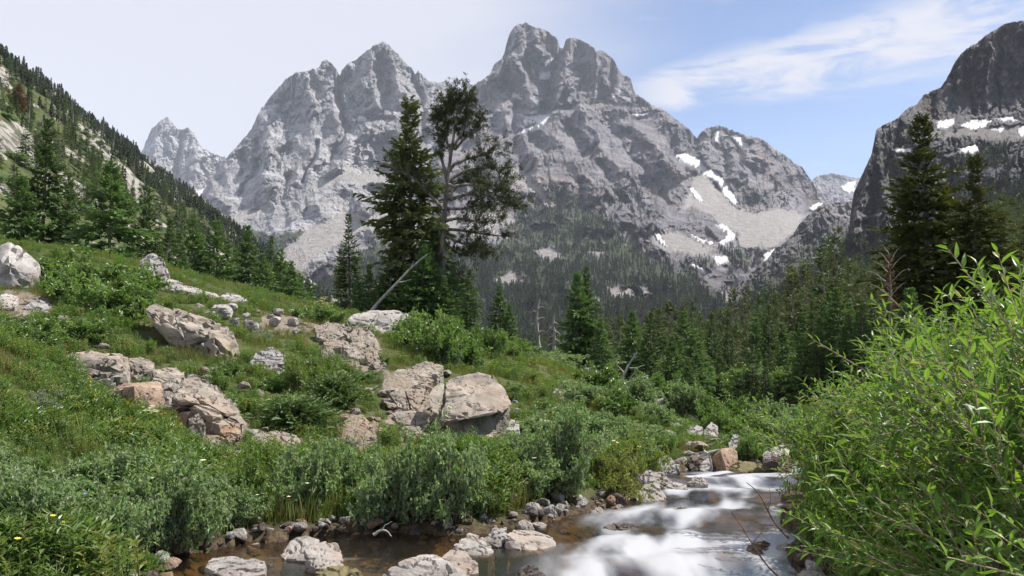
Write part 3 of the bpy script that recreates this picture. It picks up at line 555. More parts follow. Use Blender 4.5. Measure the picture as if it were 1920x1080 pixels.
def hull_mesh(name, pts, mat, seed, edge=None, amp=0.035, rnd=2, flat=False):
    """faceted rock: convex hull of pts, split into even triangles, worn edges, broken surface"""
    rh = random.Random(seed * 13 + 5); pts = [Vector(p) for p in pts]
    b0 = bmesh.new()
    for p in pts: b0.verts.new(p)
    r = bmesh.ops.convex_hull(b0, input=b0.verts); ctr = sum(pts, Vector()) / len(pts); ext = max((p - ctr).length for p in pts)
    for e_ in b0.edges:                      # chips: break every straight hull edge and face
        if len(e_.link_faces) == 2 and e_.calc_length() > 0.25 * ext and rh.random() < 0.8:
            mid_ = e_.verts[0].co.lerp(e_.verts[1].co, rh.uniform(.3, .7)); nn_ = (e_.link_faces[0].normal + e_.link_faces[1].normal)
            if nn_.length > 0.1: pts.append(mid_ + nn_.normalized() * ext * rh.uniform(-0.01, 0.014))
    b0.free()
    bm = bmesh.new()
    for p in pts: bm.verts.new(p)
    r = bmesh.ops.convex_hull(bm, input=bm.verts)
    bmesh.ops.delete(bm, geom=list({g for g in r['geom_interior'] + r['geom_unused'] if isinstance(g, bmesh.types.BMVert)}), context='VERTS')
    bmesh.ops.triangulate(bm, faces=bm.faces)
    co = np.array([v.co for v in bm.verts]); size = float(np.linalg.norm(co.max(0) - co.min(0)))
    e = edge or size / 30
    for _ in range(8):
        lg = [x for x in bm.edges if x.calc_length() > e * 1.45]
        if not lg: break
        bmesh.ops.subdivide_edges(bm, edges=lg, cuts=1); bmesh.ops.triangulate(bm, faces=bm.faces)
    for _ in range(rnd): bmesh.ops.smooth_vert(bm, verts=bm.verts, factor=0.18, use_axis_x=True, use_axis_y=True, use_axis_z=True)
    bm.normal_update()
    co = np.array([v.co for v in bm.verts]); no = np.array([v.normal for v in bm.verts]); q = co / size * 3.0 + seed * 7.31
    d = 0.45 * fbm(q[:, 0], q[:, 1], q[:, 2], 2) + 0.40 * fbm(q[:, 0] * 5, q[:, 1] * 5, q[:, 2] * 5, 3, 0.6)
    w = 1 - np.abs(perlin(q[:, 0] * 1.5 + 5, q[:, 1] * 1.5, q[:, 2] * 1.5)); d = d - 2.2 * np.clip((w - 0.93) / 0.07, 0, 1)
    w = 1 - np.abs(perlin(q[:, 0] * 0.9 + 15, q[:, 1] * 0.9, q[:, 2] * 3.4)); d = d - 1.6 * np.clip((w - 0.93) / 0.07, 0, 1)
    co = co + no * (d * amp * size)[:, None]
    bm.verts.index_update(); F = np.array([[v.index for v in f.verts] for f in bm.faces], np.int32); bm.free()
    return co, F
def cut_convex(pts, co, no):
    """cut the convex hull of pts by a plane into two point sets"""
    b = bmesh.new()
    for p in pts: b.verts.new(p)
    bmesh.ops.convex_hull(b, input=b.verts); A, B = [], []
    for p in pts: (A if (p - co).dot(no) > 0 else B).append(p)
    for e in b.edges:
        x, y = (e.verts[0].co - co).dot(no), (e.verts[1].co - co).dot(no)
        if x * y < 0: q = e.verts[0].co.lerp(e.verts[1].co, x / (x - y)); A.append(q.copy()); B.append(q.copy())
    b.free(); return A, B
def rock_mesh(name, pts, mat, seed, split=0, flat=False, gap=0.012, **k):
    """one rock; split > 0 breaks it along joint planes into shifted pieces"""
    r = random.Random(seed * 31 + 7); cells = [[Vector(p) for p in pts]]; c0 = sum(cells[0], Vector()) / len(cells[0]); size = max((p - c0).length for p in cells[0]) * 2
    for i in range(split):
        no = Vector((r.gauss(0, 1), r.gauss(0, .7), r.gauss(0, .35))) if i % 3 != 1 else Vector((r.gauss(0, .25), r.gauss(0, .25) - .3, 1)); no.normalize()
        co = c0 + Vector((r.uniform(-.26, .26), r.uniform(-.2, .2), r.uniform(-.10, .14))) * size; nc = []
        for c in cells:
            A, B = cut_convex(c, co, no)
            nc += [q for q in (A, B) if len(q) >= 5] if min(len(A), len(B)) >= 5 else [c]
        cells = nc
    Vs, Fs, n = [], [], 0
    for i, c in enumerate(cells):
        cc = sum(c, Vector()) / len(c); sz = max((p - cc).length for p in c)
        if sz < 0.06 * size: continue
        if split:
            off = Vector((r.uniform(-1, 1), r.uniform(-1, 1), r.uniform(-1, .7))) * size * gap; c = [cc + (p - cc) * (1 - gap * size / max(sz, 1e-3) * 0.6) + off for p in c]
        kk = dict(k); kk['edge'] = kk.get('edge') or size / 34
        try: V, F = hull_mesh(name, c, mat, seed + i * 3, **kk)
        except Exception: continue
        Vs.append(V); Fs.append(F + n); n += len(V)
    me = mesh_np(name, np.concatenate(Vs), np.concatenate(Fs), mat, True); me.set_sharp_from_angle(angle=R(24)); return me
def hero_rock(name, pts, mat, label, group=None, d0=None, seed=1, amp=0.03, base=None, cat='rock', rnd=1, edge=None, drop=0.35, split=0, lift=0.0):
    """pts = (u, v, metres behind the base distance); the base distance comes from the ground under the rock's foot"""
    if d0 is None:
        ub, vb = base or max(((p[0], p[1]) for p in pts if p[2] < 0.35), key=lambda q: q[1]); d0 = ground_hit(ub, vb)
    P = np.array([pix(u, v, d0 + dd) for u, v, dd in pts])
    low = P[np.argsort(P[:, 2])[:max(4, len(P) // 2)]].copy(); low[:, 2] -= drop; P = np.r_[P, low]
    P[:, 2] += lift
    org = np.array([P[:, 0].mean(), P[:, 1].mean(), P[:, 2].min() + 0.3])
    o = ob(name, rock_mesh(name, P - org, mat, seed, split=split, amp=amp * (0.8 if split < 2 else 1.0), rnd=rnd, edge=edge), loc=org)
    return tag(o, label, cat, group)
hero_rock('boulder', [(-12,468,.5),(14,453,.45),(30,456,.5),(45,470,.35),(76,496,.35),(70,520,.1),(46,536,-.05),(18,498,-.25),(2,536,-.1),(-30,540,0),(-42,480,.3),(0,465,1.2),(66,500,1.2),(-30,480,1.3),(60,540,1.0)], M_PALE, 'large pale angular boulder standing on the slope beside leafy shrubs', d0=18.3, seed=1, amp=0.022, cat='boulder')
hero_rock('boulder', [(278,477,.4),(288,474,.4),(300,480,.4),(307,488,.35),(311,508,.3),(320,527,.2),(257,506,.2),(262,490,.3),(272,520,-.1),(262,520,.1),(300,537,-.05),(318,536,.1),(285,490,1.0),(310,520,1.0),(265,510,.9)], M_PALE, 'upright pale boulder with a pointed top in front of young firs', d0=21.3, split=2, seed=3, amp=0.03, cat='boulder')
hero_rock('rock_slab', [(280,528,.2),(318,522,.6),(342,530,.4),(345,543,.1),(315,546,0),(288,540,0)], M_PALE, 'low pale rock at the foot of the upright pointed boulder', d0=20.6, seed=4)
hero_rock('rock_slab', [(312,545,.2),(345,542,.9),(405,556,.9),(412,564,.5),(360,556,0),(330,552,0)], M_PALE, 'flat strip of pale bedrock running down from the upright boulder', d0=21.0, split=2, lift=0.1, seed=5)
hero_rock('rock_slab', [(412,562,.2),(425,555,.5),(450,560,.5),(466,571,.2),(440,573,0),(418,571,0)], M_PALE, 'smooth flat pale slab on the grassy crest', d0=22.3, lift=0.1, seed=6)
hero_rock('rock_outcrop', [(268,588,.5),(288,576,1.1),(320,588,1.5),(360,598,1.7),(405,610,1.6),(438,632,1.0),(449,655,.5),(446,690,.1),(420,682,-.1),(385,668,-.2),(350,655,-.15),(330,640,0),(300,622,.1),(275,606,.3),(340,622,.05),(400,640,-.2)], M_TAN, 'long tan outcrop sloping down the bank with an overhanging rounded end', d0=15.6, split=3, lift=0.1, seed=7, amp=0.028)
hero_rock('rock_block', [(110,688,.3),(126,671,.8),(170,668,1.2),(222,672,1.2),(240,682,.8),(243,734,.1),(205,733,-.1),(168,722,-.2),(130,712,-.1),(225,685,.0),(128,684,.2)], M_TAN, 'flat-topped block with a shaded face at the top of the stepped outcrop', d0=12.3, split=2, lift=0.1, seed=8, amp=0.018)
hero_rock('rock_block', [(238,684,.2),(262,680,.7),(290,690,.7),(285,706,.2),(255,722,0),(240,722,0)], M_TAN, 'small wedge-shaped rock beside the flat-topped block', d0=12.9, lift=0.1, seed=9, amp=0.03)
hero_rock('rock_block', [(196,748,.15),(232,730,.7),(298,726,.75),(306,744,.35),(308,772,.3),(268,802,-.1),(252,806,-.35),(206,790,-.05),(250,740,-.3),(200,770,0)], M_BROWN, 'rust-brown cube-like block with one dark face and one lit face', d0=10.3, split=1, lift=0.1, seed=10, amp=0.015, rnd=1)
hero_rock('rock_block', [(285,702,.5),(318,698,.9),(345,706,1.0),(342,722,.5),(300,732,.1),(285,728,.1)], M_TAN, 'low tan rock wedged above the rust-brown block', d0=12.7, split=1, lift=0.1, seed=11, amp=0.03)
hero_rock('rock_outcrop', [(298,730,.8),(340,716,1.2),(372,720,1.3),(405,738,1.0),(442,772,.5),(462,800,.15),(440,815,-.15),(420,828,-.3),(385,826,-.3),(345,800,-.2),(305,775,-.05),(350,760,-.1),(400,790,-.3)], M_TAN, 'broad sloping layered slab beside the rust-brown block', d0=10.95, split=6, lift=0.1, seed=12, amp=0.035)
hero_rock('rock_block', [(352,800,.2),(372,788,.3),(386,810,.0),(380,836,-.1),(356,830,0)], M_TAN, 'small pointed rock under the broad layered slab', d0=10.35, lift=0.1, seed=13)
hero_rock('rock_block', [(412,822,.1),(432,805,.3),(450,808,.3),(452,832,0),(430,844,-.1),(414,840,0)], M_BROWN, 'brown stone at the lower tip of the layered slab', d0=10.4, lift=0.1, seed=14)
hero_rock('rock_slab', [(462,836,.1),(490,822,.5),(520,820,.6),(556,828,.5),(566,842,.2),(545,858,-.1),(500,866,-.1),(470,862,0)], M_TAN, 'flat-topped rock just above the willow thicket', d0=10.4, split=2, lift=0.1, seed=15, amp=0.03)
hero_rock('boulder', [(468,680,.1),(480,662,.4),(500,655,.5),(522,656,.5),(537,668,.3),(530,682,.05),(505,694,-.1),(478,696,0)], M_GREYR, 'dark grey rounded boulder beside a round green shrub', d0=15.3, seed=16, cat='boulder')
hero_rock('boulder', [(650,606,.3),(664,594,.6),(690,588,.9),(745,586,.9),(764,594,.7),(777,608,.4),(768,626,.1),(735,634,-.1),(690,634,-.1),(655,622,.1),(700,596,1.6),(755,600,1.6)], M_PALE, 'large flat pale boulder at the foot of the tall spruce', d0=22.5, split=1, lift=0.1, seed=17, amp=0.02, cat='boulder')
CR = 'broken rocks below the pale flat boulder'
for i, p in enumerate([[(590,625,.3),(612,612,.6),(645,616,.6),(652,636,.2),(620,648,0),(594,642,0)], [(652,636,.3),(668,622,.6),(692,626,.6),(706,645,.3),(718,668,.1),(690,668,-.1),(662,655,0)], [(606,652,.2),(628,645,.4),(648,650,.3),(640,662,0),(612,664,0)], [(640,656,.3),(664,650,.5),(688,668,.3),(684,688,0),(655,678,0)], [(600,664,.2),(622,660,.3),(632,680,.1),(604,684,0)], [(684,672,.2),(706,664,.4),(716,690,.1),(692,696,0)]]):
    hero_rock('broken_rock', p, M_TAN, 'tan broken rock in the cluster below the large flat pale boulder', CR, split=2, seed=20 + i, amp=0.02, rnd=1, lift=0.12)
hero_rock('rock_outcrop', [(804,744,.4),(816,724,1.15),(845,705,1.55),(895,694,1.75),(925,702,1.6),(946,726,.9),(960,752,.5),(940,766,.15),(880,778,0),(838,786,-.05),(812,772,.05)], M_TAN, 'big pale flat-topped slab capping the undercut outcrop', d0=13.1, split=2, seed=34, amp=0.010, rnd=1, drop=0.04)
hero_rock('rock_block', [(836,776,.55),(872,768,.45),(905,762,.5),(955,752,.7),(954,790,.75),(944,816,.6),(925,830,.4),(870,842,.25),(836,846,.3),(832,800,.45),(900,772,1.3),(860,790,1.3)], M_TAN, 'shaded undercut block beneath the big pale slab', d0=12.9, split=2, seed=31, amp=0.012, rnd=1, drop=0.2)
hero_rock('rock_slab', [(842,834,.1),(880,822,.4),(925,812,.7),(930,826,.4),(905,842,.1),(860,856,0),(846,848,0)], M_TAN, 'thin tilted slab lying under the undercut block', d0=12.2, seed=32, amp=0.012, rnd=1, drop=0.12)
PL = 'fractured plates of bedrock'
for i, p in enumerate([[(722,722,.3),(745,705,.8),(790,708,.9),(812,722,.6),(800,742,.2),(760,740,.1),(730,738,.1)], [(730,752,.3),(765,742,.6),(808,748,.5),(818,772,.1),(790,790,-.1),(748,780,0)], [(735,790,.2),(770,785,.4),(808,792,.3),(812,806,.1),(780,818,-.1),(745,810,0)], [(770,702,.5),(800,690,.9),(832,700,.8),(820,716,.4),(785,716,.3)], [(800,800,.2),(826,786,.4),(836,812,.1),(815,822,0)], [(752,818,.2),(785,816,.3),(800,836,0),(765,838,0)]]):
    hero_rock('bedrock_plate', p, M_TAN, 'cracked tan bedrock plate next to the big pale slab', PL, split=3, seed=40 + i, amp=0.018, rnd=1, drop=0.4, lift=0.16)
hero_rock('rock_block', [(662,792,.2),(680,778,.4),(692,790,.3),(690,806,0),(668,808,0)], M_BROWN, 'upper of two rusty brown stones above the willows', d0=12.9, seed=50)
hero_rock('rock_block', [(672,812,.1),(695,796,.4),(712,800,.3),(716,818,0),(700,828,-.1),(680,826,0)], M_BROWN, 'lower of two rusty brown stones above the willows', d0=12.6, seed=51)
hero_rock('rock_block', [(606,790,.2),(626,784,.4),(640,800,.1),(634,812,0),(612,810,0)], M_GREYR, 'grey stone half hidden in grass near the rusty stones', d0=12.7, seed=52)
hero_rock('boulder', [(1022,744,.1),(1030,730,.4),(1050,727,.5),(1066,738,.4),(1067,750,.1),(1050,762,-.1),(1030,758,0)], M_PALE, 'rounded pale boulder standing in the flowery meadow', d0=18.5, seed=53, cat='boulder')
hero_rock('boulder', [(1040,772,.1),(1055,764,.3),(1072,768,.2),(1070,778,0),(1045,780,0)], M_PALE, 'small pale stone below the rounded meadow boulder', d0=17.6, seed=54)
hero_rock('boulder', [(1002,796,.1),(1015,786,.4),(1034,788,.4),(1040,806,.1),(1020,816,0),(1004,812,0)], M_PALE, 'pale stone poking out behind the willow thicket', d0=15.6, seed=55)
hero_rock('rock_block', [(945,806,.1),(958,785,.5),(972,792,.4),(975,815,.1),(962,835,-.1),(948,828,0)], M_PALE, 'narrow pale rock leaning beside the undercut block', d0=14.2, seed=56)
hero_rock('rock_slab', [(-20,560,.2),(10,550,.7),(36,556,.6),(28,576,.1),(-20,582,0)], M_PALE, 'flat pale slab under the large angular boulder', d0=15.9, seed=57)
hero_rock('boulder', [(44,575,.2),(70,560,.6),(98,570,.5),(100,590,.1),(60,592,0)], M_GREYR, 'dark low rock beneath the leafy shrubs', d0=16.1, seed=58)
hero_rock('boulder', [(82,884,.1),(100,874,.25),(116,880,.2),(118,902,0),(86,904,0)], M_GREYR, 'small grey boulder sunk in the willow scrub', d0=7.3, seed=59)
# creek rocks
hero_rock('boulder', [(1334,858,.25),(1350,842,.3),(1372,837,.5),(1382,846,.4),(1384,862,.2),(1362,880,-.15),(1346,874,.0),(1336,872,.2),(1351,846,.0)], M_BROWN, 'pinkish brown cube-like rock standing in the far end of the creek', d0=13.9, seed=60, amp=0.012, rnd=1, cat='boulder')
hero_rock('boulder', [(1366,830,.2),(1376,813,.4),(1385,814,.4),(1387,846,.1),(1370,850,0)], M_GREYR, 'tall grey stone behind the pinkish brown creek rock', d0=14.9, seed=61)
hero_rock('boulder', [(1364,874,.1),(1382,863,.3),(1412,866,.3),(1436,870,.3),(1444,880,.0),(1400,886,-.1),(1368,886,0)], M_MOSS, 'low mossy rock beside the pinkish brown creek rock', d0=13.4, seed=62)
hero_rock('boulder', [(1442,850,.1),(1448,838,.3),(1468,833,.4),(1481,842,.3),(1478,852,.1),(1455,856,0)], M_PALE, 'grey capstone perched over the creek beside the bright willow', d0=13.4, seed=63, drop=0.03)
hero_rock('boulder', [(1428,862,.2),(1440,850,.4),(1482,854,.4),(1486,884,.0),(1440,884,0)], M_WET, 'dark wet rock under the grey capstone', d0=13.5, seed=64)
hero_rock('boulder', [(1430,850,.1),(1438,845,.2),(1446,850,.1),(1444,860,0),(1432,860,0)], M_PALE, 'small pale stone beside the grey capstone', d0=13.35, seed=65, drop=0.05)
hero_rock('boulder', [(1288,862,.2),(1300,848,.5),(1322,846,.5),(1336,866,.2),(1330,884,0),(1296,882,0)], M_WET, 'dark brown wet rock at the creek bend', d0=14.0, seed=66)
hero_rock('boulder', [(1228,872,.1),(1240,855,.3),(1252,852,.3),(1264,866,.2),(1276,880,0),(1240,886,-.1)], M_GREYR, 'grey pointed rock at the creek bend beside willow leaves', d0=13.2, seed=67)
hero_rock('boulder', [(1312,872,.1),(1326,858,.3),(1336,862,.3),(1336,884,0),(1314,886,0)], M_GREYR, 'slim grey rock against the pinkish brown creek rock', d0=13.8, seed=68)
hero_rock('boulder', [(1286,812,.2),(1300,795,.5),(1318,800,.5),(1320,830,0),(1290,835,0)], M_GREYR, 'grey boulder among bushes above the creek bend', d0=18.0, seed=69)
hero_rock('boulder', [(1320,806,.2),(1334,790,.5),(1346,800,.5),(1346,820,0),(1322,824,0)], M_PALE, 'pale boulder among bushes above the pinkish creek rock', d0=18.0, seed=70)
hero_rock('boulder', [(383,1062,.05),(398,1046,.2),(430,1043,.3),(455,1050,.3),(480,1048,.25),(499,1054,.12),(498,1075,-.02),(440,1092,-.1),(390,1085,0)], M_RIVER, 'long low saddle-topped river boulder near the lone bright green shrub', d0=5.65, seed=71, amp=0.022, cat='boulder')
hero_rock('boulder', [(526,1040,.1),(545,1014,.25),(572,1003,.35),(598,1010,.35),(606,1030,.2),(580,1052,-.05),(535,1050,0)], M_RIVER, 'rounded speckled grey boulder in the calm side channel', d0=6.25, seed=72, amp=0.02, cat='boulder')
hero_rock('boulder', [(570,1030,.1),(585,1020,.25),(612,1014,.3),(634,1018,.25),(638,1034,.15),(645,1054,.05),(622,1066,-.1),(590,1066,-.1),(576,1056,0)], M_RIVER, 'blocky pale boulder leaning on the rounded speckled one', d0=5.95, seed=73, amp=0.018, cat='boulder')
hero_rock('boulder', [(716,1080,.05),(745,1054,.2),(790,1040,.35),(812,1036,.4),(850,1060,.3),(885,1085,.1),(870,1110,-.1),(780,1130,-.2),(720,1110,-.05)], M_RIVER, 'broad speckled boulder where the side channel joins the white water', d0=5.45, seed=74, amp=0.022, cat='boulder')
hero_rock('boulder', [(822,1050,.1),(845,1030,.3),(875,1033,.3),(896,1056,.15),(898,1074,.05),(860,1082,-.05),(830,1076,0)], M_RIVER, 'smaller speckled boulder touching the broad one', d0=5.75, seed=75, amp=0.02, cat='boulder')
hero_rock('boulder', [(945,1006,.1),(965,992,.3),(1000,994,.35),(1038,1008,.25),(1044,1026,.1),(1010,1038,-.1),(960,1026,0)], M_RIVER, 'flat-topped reddish boulder on the gravel bar', d0=6.75, seed=76, amp=0.02, cat='boulder')
hero_rock('boulder', [(850,1022,.1),(880,998,.3),(905,1006,.3),(928,1032,.1),(915,1046,-.05),(865,1042,0)], M_RIVER, 'dark grey wedge boulder on the gravel bar', d0=6.5, seed=77, amp=0.022, cat='boulder')
hero_rock('boulder', [(905,1012,.1),(925,990,.25),(948,988,.3),(952,1010,.1),(935,1026,0)], M_RIVER, 'grey stone between the wedge boulder and the reddish boulder', d0=6.8, seed=78)
hero_rock('boulder', [(965,1076,.05),(985,1058,.15),(1005,1060,.15),(1024,1078,.05),(1000,1092,-.05),(970,1092,-.05)], M_WET, 'shiny dark brown stone in the fast water', d0=5.6, seed=79)
hero_rock('boulder', [(1118,994,.05),(1145,980,.2),(1185,980,.25),(1206,994,.1),(1180,1004,-.05),(1130,1004,-.05)], M_WET, 'wet dark ledge rock breaking the white water', d0=7.65, seed=80)
hero_rock('boulder', [(1245,960,.05),(1275,950,.2),(1302,954,.2),(1306,964,0),(1260,970,-.05)], M_WET, 'low wet rock beside the smooth white chute', d0=8.65, seed=81)
hero_rock('boulder', [(590,1072,.05),(625,1060,.2),(665,1062,.2),(684,1080,0),(640,1096,-.1),(600,1092,-.1)], M_MOSS, 'olive mossy stone awash in the side channel', d0=5.4, seed=82)
hero_rock('boulder', [(1394,1040,.1),(1402,1022,.3),(1430,1012,.4),(1470,1030,.4),(1470,1060,.1),(1420,1048,-.1)], M_WET, 'dark wet boulder under the overhanging bright willow', d0=6.6, seed=83)
hero_rock('boulder', [(1196,928,.1),(1208,908,.3),(1232,904,.35),(1250,930,.15),(1244,952,-.05),(1205,952,0)], M_RIVER, 'grey waterside boulder at the end of the willow thicket', d0=9.6, seed=84, cat='boulder')
hero_rock('boulder', [(1196,898,.1),(1215,880,.4),(1245,886,.4),(1258,906,.1),(1225,914,0)], M_RIVER, 'smooth grey boulder upstream of the waterside boulder', d0=11.0, seed=85)
hero_rock('boulder', [(1244,914,.05),(1258,902,.25),(1285,908,.2),(1292,920,.0),(1260,926,0)], M_RIVER, 'low pale rock with foam along its foot', d0=10.7, seed=86)
hero_rock('boulder', [(1288,906,.05),(1302,893,.2),(1318,894,.2),(1328,908,.0),(1305,914,0)], M_RIVER, 'small pointed pale rock alone in the white water', d0=11.5, seed=87)
# generic stones
VAR = []
for k in range(8):
    r8 = np.random.default_rng(100 + k); p = r8.normal(size=(16 if k < 5 else 34, 3)); p /= np.linalg.norm(p, axis=1)[:, None]; p *= (0.5 * np.array([1.0, 0.8 + 0.3 * r8.random(), 0.62 + 0.2 * r8.random()]))
    VAR.append(rock_mesh('stone', p, M_RIVER, 200 + k, edge=0.09, amp=0.018, rnd=1 + (k > 4) * 2))
VARM = {}
def stone(u, v, wpx, mat, label, group, k, hf=0.7, name='stone', d=None, sink=0.25, grow=1.0):
    """generic stone whose visible foot sits at (u, v), wpx wide in the photograph"""
    d = d or ground_hit(u, v)
    if d is None or d > 45: return
    p = pix(u, v, d); zg = max(float(zground(p[0], p[1], False)), -99)
    w = wpx * grow / FPX * d; key = (k, mat.name)
    if key not in VARM:
        me = VAR[k].copy(); me.materials.clear(); me.materials.append(mat); VARM[key] = me
    o = ob(name, VARM[key], loc=(p[0], p[1] + 0.25 * w, p[2] + w * hf * (0.5 - sink)), rot=(random.uniform(-.25, .25), random.uniform(-.25, .25), random.uniform(0, 6.28)), scale=(w, w * random.uniform(.8, 1.1), w * hf / 0.72))
    return tag(o, label, 'stone', group)
for u, v, w in [(412,598,34),(372,582,16),(440,612,20),(360,562,14),(515,612,22),(460,600,16),(545,590,12),(520,592,18),(548,612,20),(480,590,12),(395,600,22),(430,588,26),(505,600,14),(575,604,14),(468,620,26),(555,628,16),(590,600,14),(455,585,14),(340,598,18),(625,690,14)]:
    stone(u, v, w, M_PALE, 'small pale stone scattered on the grassy crest below the young firs', 'pale stones on the crest', random.randrange(5), 0.75, grow=1.35, sink=0.1)
for u, v, w in [(640,742,12),(600,760,16),(660,762,12),(705,735,14),(700,790,10),(735,840,18),(755,858,16),(700,850,14),(655,840,18),(660,862,14),(720,705,14),(705,718,12),(690,712,16),(800,850,16),(610,830,12),(585,775,12),(820,700,10),(500,775,12),(470,785,10),(440,795,12),(495,812,14),(540,805,10)]:
    stone(u, v, w, M_TAN, 'small tan stone lying on bare soil between the rock outcrops', 'tan stones on bare soil', random.randrange(5), 0.7, grow=1.4, sink=0.1)
for u, v, w in [(505,665,16),(520,712,18),(455,735,20),(440,705,14),(480,750,22),(575,690,16),(640,715,22),(615,745,18),(560,842,20),(590,850,24),(620,858,20),(575,868,16),(330,712,16),(190,660,18),(150,650,14),(95,668,20),(60,700,16),(35,610,26),(110,610,22),(15,630,18),(380,705,18),(400,700,14),(260,830,18),(320,835,16),(470,880,22),(430,862,18),(740,870,24),(705,862,18),(835,872,22),(905,862,20),(940,850,16),(985,845,18),(470,720,14),(700,700,24),(690,745,22),(725,765,20),(665,780,16)]:
    stone(u, v, w, M_TAN, 'half-buried angular stone in the grass between the outcrops', 'half-buried stones on the slope', random.randrange(5), 0.7, 'half_buried_stone', sink=0.05, grow=1.45)
r7 = random.Random(77)
def fragments(poly, n, smin, smax, label, group, mats):
    us, vs = [q[0] for q in poly], [q[1] for q in poly]; k = 0
    while k < n:
        u, v = r7.uniform(min(us), max(us)), r7.uniform(min(vs), max(vs))
        if polysd(poly, np.array([u]), np.array([v]))[0] < 0: continue
        stone(u, v, r7.uniform(smin, smax), r7.choice(mats), label, group, r7.randrange(5), r7.uniform(.35, .6), 'rock_fragment', sink=0.1); k += 1
fragments([(722,705),(790,692),(835,700),(838,780),(815,846),(760,850),(722,790)], 58, 16, 46, 'angular tan rock fragment in the shattered bedrock beside the big pale slab', 'fragments of the shattered bedrock', [M_TAN, M_TAN, M_BROWN])
fragments([(590,618),(650,612),(718,660),(720,700),(650,696),(600,680)], 34, 14, 34, 'angular tan fragment in the broken rocks below the large flat boulder', 'fragments below the flat boulder', [M_TAN])
fragments([(640,775),(715,790),(730,850),(680,875),(640,840)], 22, 14, 34, 'rusty fragment around the two rusty brown stones', 'rusty fragments', [M_BROWN, M_TAN])
fragments([(300,700),(400,700),(470,790),(560,840),(470,870),(420,840)], 26, 14, 36, 'tan fragment along the foot of the layered slab', 'fragments by the layered slab', [M_TAN, M_GREYR])
fragments([(1225,800),(1330,790),(1360,870),(1250,880)], 22, 20, 44, 'blocky grey boulder fragment tumbled above the creek bend', 'tumbled boulders above the creek bend', [M_GREYR, M_PALE, M_TAN])
for u, v, w in [(1100,705,14),(1120,725,12),(1180,740,16),(1195,760,20),(1215,775,14),(1170,765,12),(1240,770,22),(1235,795,12),(1330,745,10),(1270,815,18),(1225,812,14),(1165,800,14),(985,790,12),(965,760,10),(970,780,14),(1000,770,10)]:
    stone(u, v, w, M_PALE, 'pale stone among low bushes on the slope above the creek bend', 'stones on the slope above the creek bend', random.randrange(5), 0.8, grow=1.5, sink=0.05)
r5 = random.Random(5)
BANKST = [(540,1000,24),(600,990,22),(470,1045,34),(655,1050,26),(700,1035,34),(680,1065,24),(520,1030,22),(745,1015,28),(790,1025,24),(820,1040,22),(480,985,28),(505,1000,22),(620,978,26),(680,985,34),(660,975,24),(870,985,36),(880,965,30),(960,972,28),(985,985,26),(985,965,18),(800,1000,26),(815,985,22),(740,992,18),(770,1005,22),(760,985,16),(720,990,14),(1050,965,34),(1085,968,28),(1100,978,22),(1030,975,20),(1010,960,18),(1120,960,22),(1140,968,18),(1160,955,24),(1180,960,22),(1215,960,26),(1030,990,16),(1070,985,14),(445,1024,52),(500,1015,22),(430,1036,30),(375,1075,26),(350,1060,20),(470,1028,16),(505,1066,18),(560,1062,14),(655,1035,18),(690,1010,14),(720,1004,16),(905,1045,24),(930,1040,28),(960,1042,22),(940,1055,18),(985,1040,18),(1000,1046,14),(880,1060,22),(1060,1005,24),(1085,1010,16),(840,990,24),(830,1005,20),(860,1000,18),(920,985,22),(905,975,20),(945,985,16),(1270,880,18),(1285,886,14),(1240,890,14),(1262,897,12),(1280,896,16),(1206,930,20),(1190,945,18),(1170,940,16),(1150,948,14),(1340,884,14),(1355,888,12),(1205,965,16),(1180,972,14),(1100,992,16),(1120,985,12),(1010,1004,14),(640,1000,12),(590,995,16),(560,985,18),(530,990,14),(450,1000,24),(400,1030,20)]
for u, v, w in BANKST:
    mt = r5.choice([M_RIVER, M_RIVER, M_GREYR, M_WET, M_BROWN, M_PALE])
    stone(u, v, w, mt, {'river_granite': 'small speckled stone with a wet foot along the creek edge', 'grey_lichen_rock': 'small dull grey stone along the creek edge', 'wet_dark_rock': 'small dark wet stone along the creek edge', 'rusty_brown_rock': 'small rusty stone along the creek edge', 'pale_granite': 'small pale dry stone along the creek edge'}[mt.name], 'stones along the creek edge', r5.randrange(8), r5.uniform(.55, .8))
for i in range(150):                       # pebbles on the bar
    u, v = r5.uniform(640, 1230), r5.uniform(945, 1055)
    d = ground_hit(u, v)
    p = pix(u, v, d); s = float(polysd(STREAM, np.array([p[0]]), np.array([p[1]]))[0])
    if -0.7 < s < 0.12: stone(u, v, r5.uniform(8, 16), r5.choice([M_RIVER, M_GREYR, M_BROWN]), 'pebble on the wet gravel margin between willows and creek', 'pebbles on the gravel margin', r5.randrange(8), 0.6, 'pebble', d)

r9 = np.random.default_rng(19)
def bank_walk(poly, n, lab, grp, smin, smax, mats, spread):
    pl = np.array(poly, float); sg = np.r_[0, np.cumsum(np.linalg.norm(np.diff(pl, axis=0), axis=1))]
    for q in np.sort(r9.uniform(0, sg[-1], n)):
        x, y = np.interp(q, sg, pl[:, 0]) + r9.normal() * spread, np.interp(q, sg, pl[:, 1]) + r9.normal() * spread
        z = max(float(zground(x, y, False)), float(zwater(x, y)) - 0.05); mt = mats[r9.integers(len(mats))]; k = int(r9.integers(8)); w = r9.uniform(smin, smax); key = (k, mt.name)
        if key not in VARM:
            me = VAR[k].copy(); me.materials.clear(); me.materials.append(mt); VARM[key] = me
        tag(ob('stone', VARM[key], loc=(x, y, z + w * 0.15), rot=(r9.normal() * .25, r9.normal() * .25, r9.uniform(0, 6.28)), scale=(w, w * r9.uniform(.75, 1.1), w * r9.uniform(.75, 1.0))), lab, 'stone', grp)
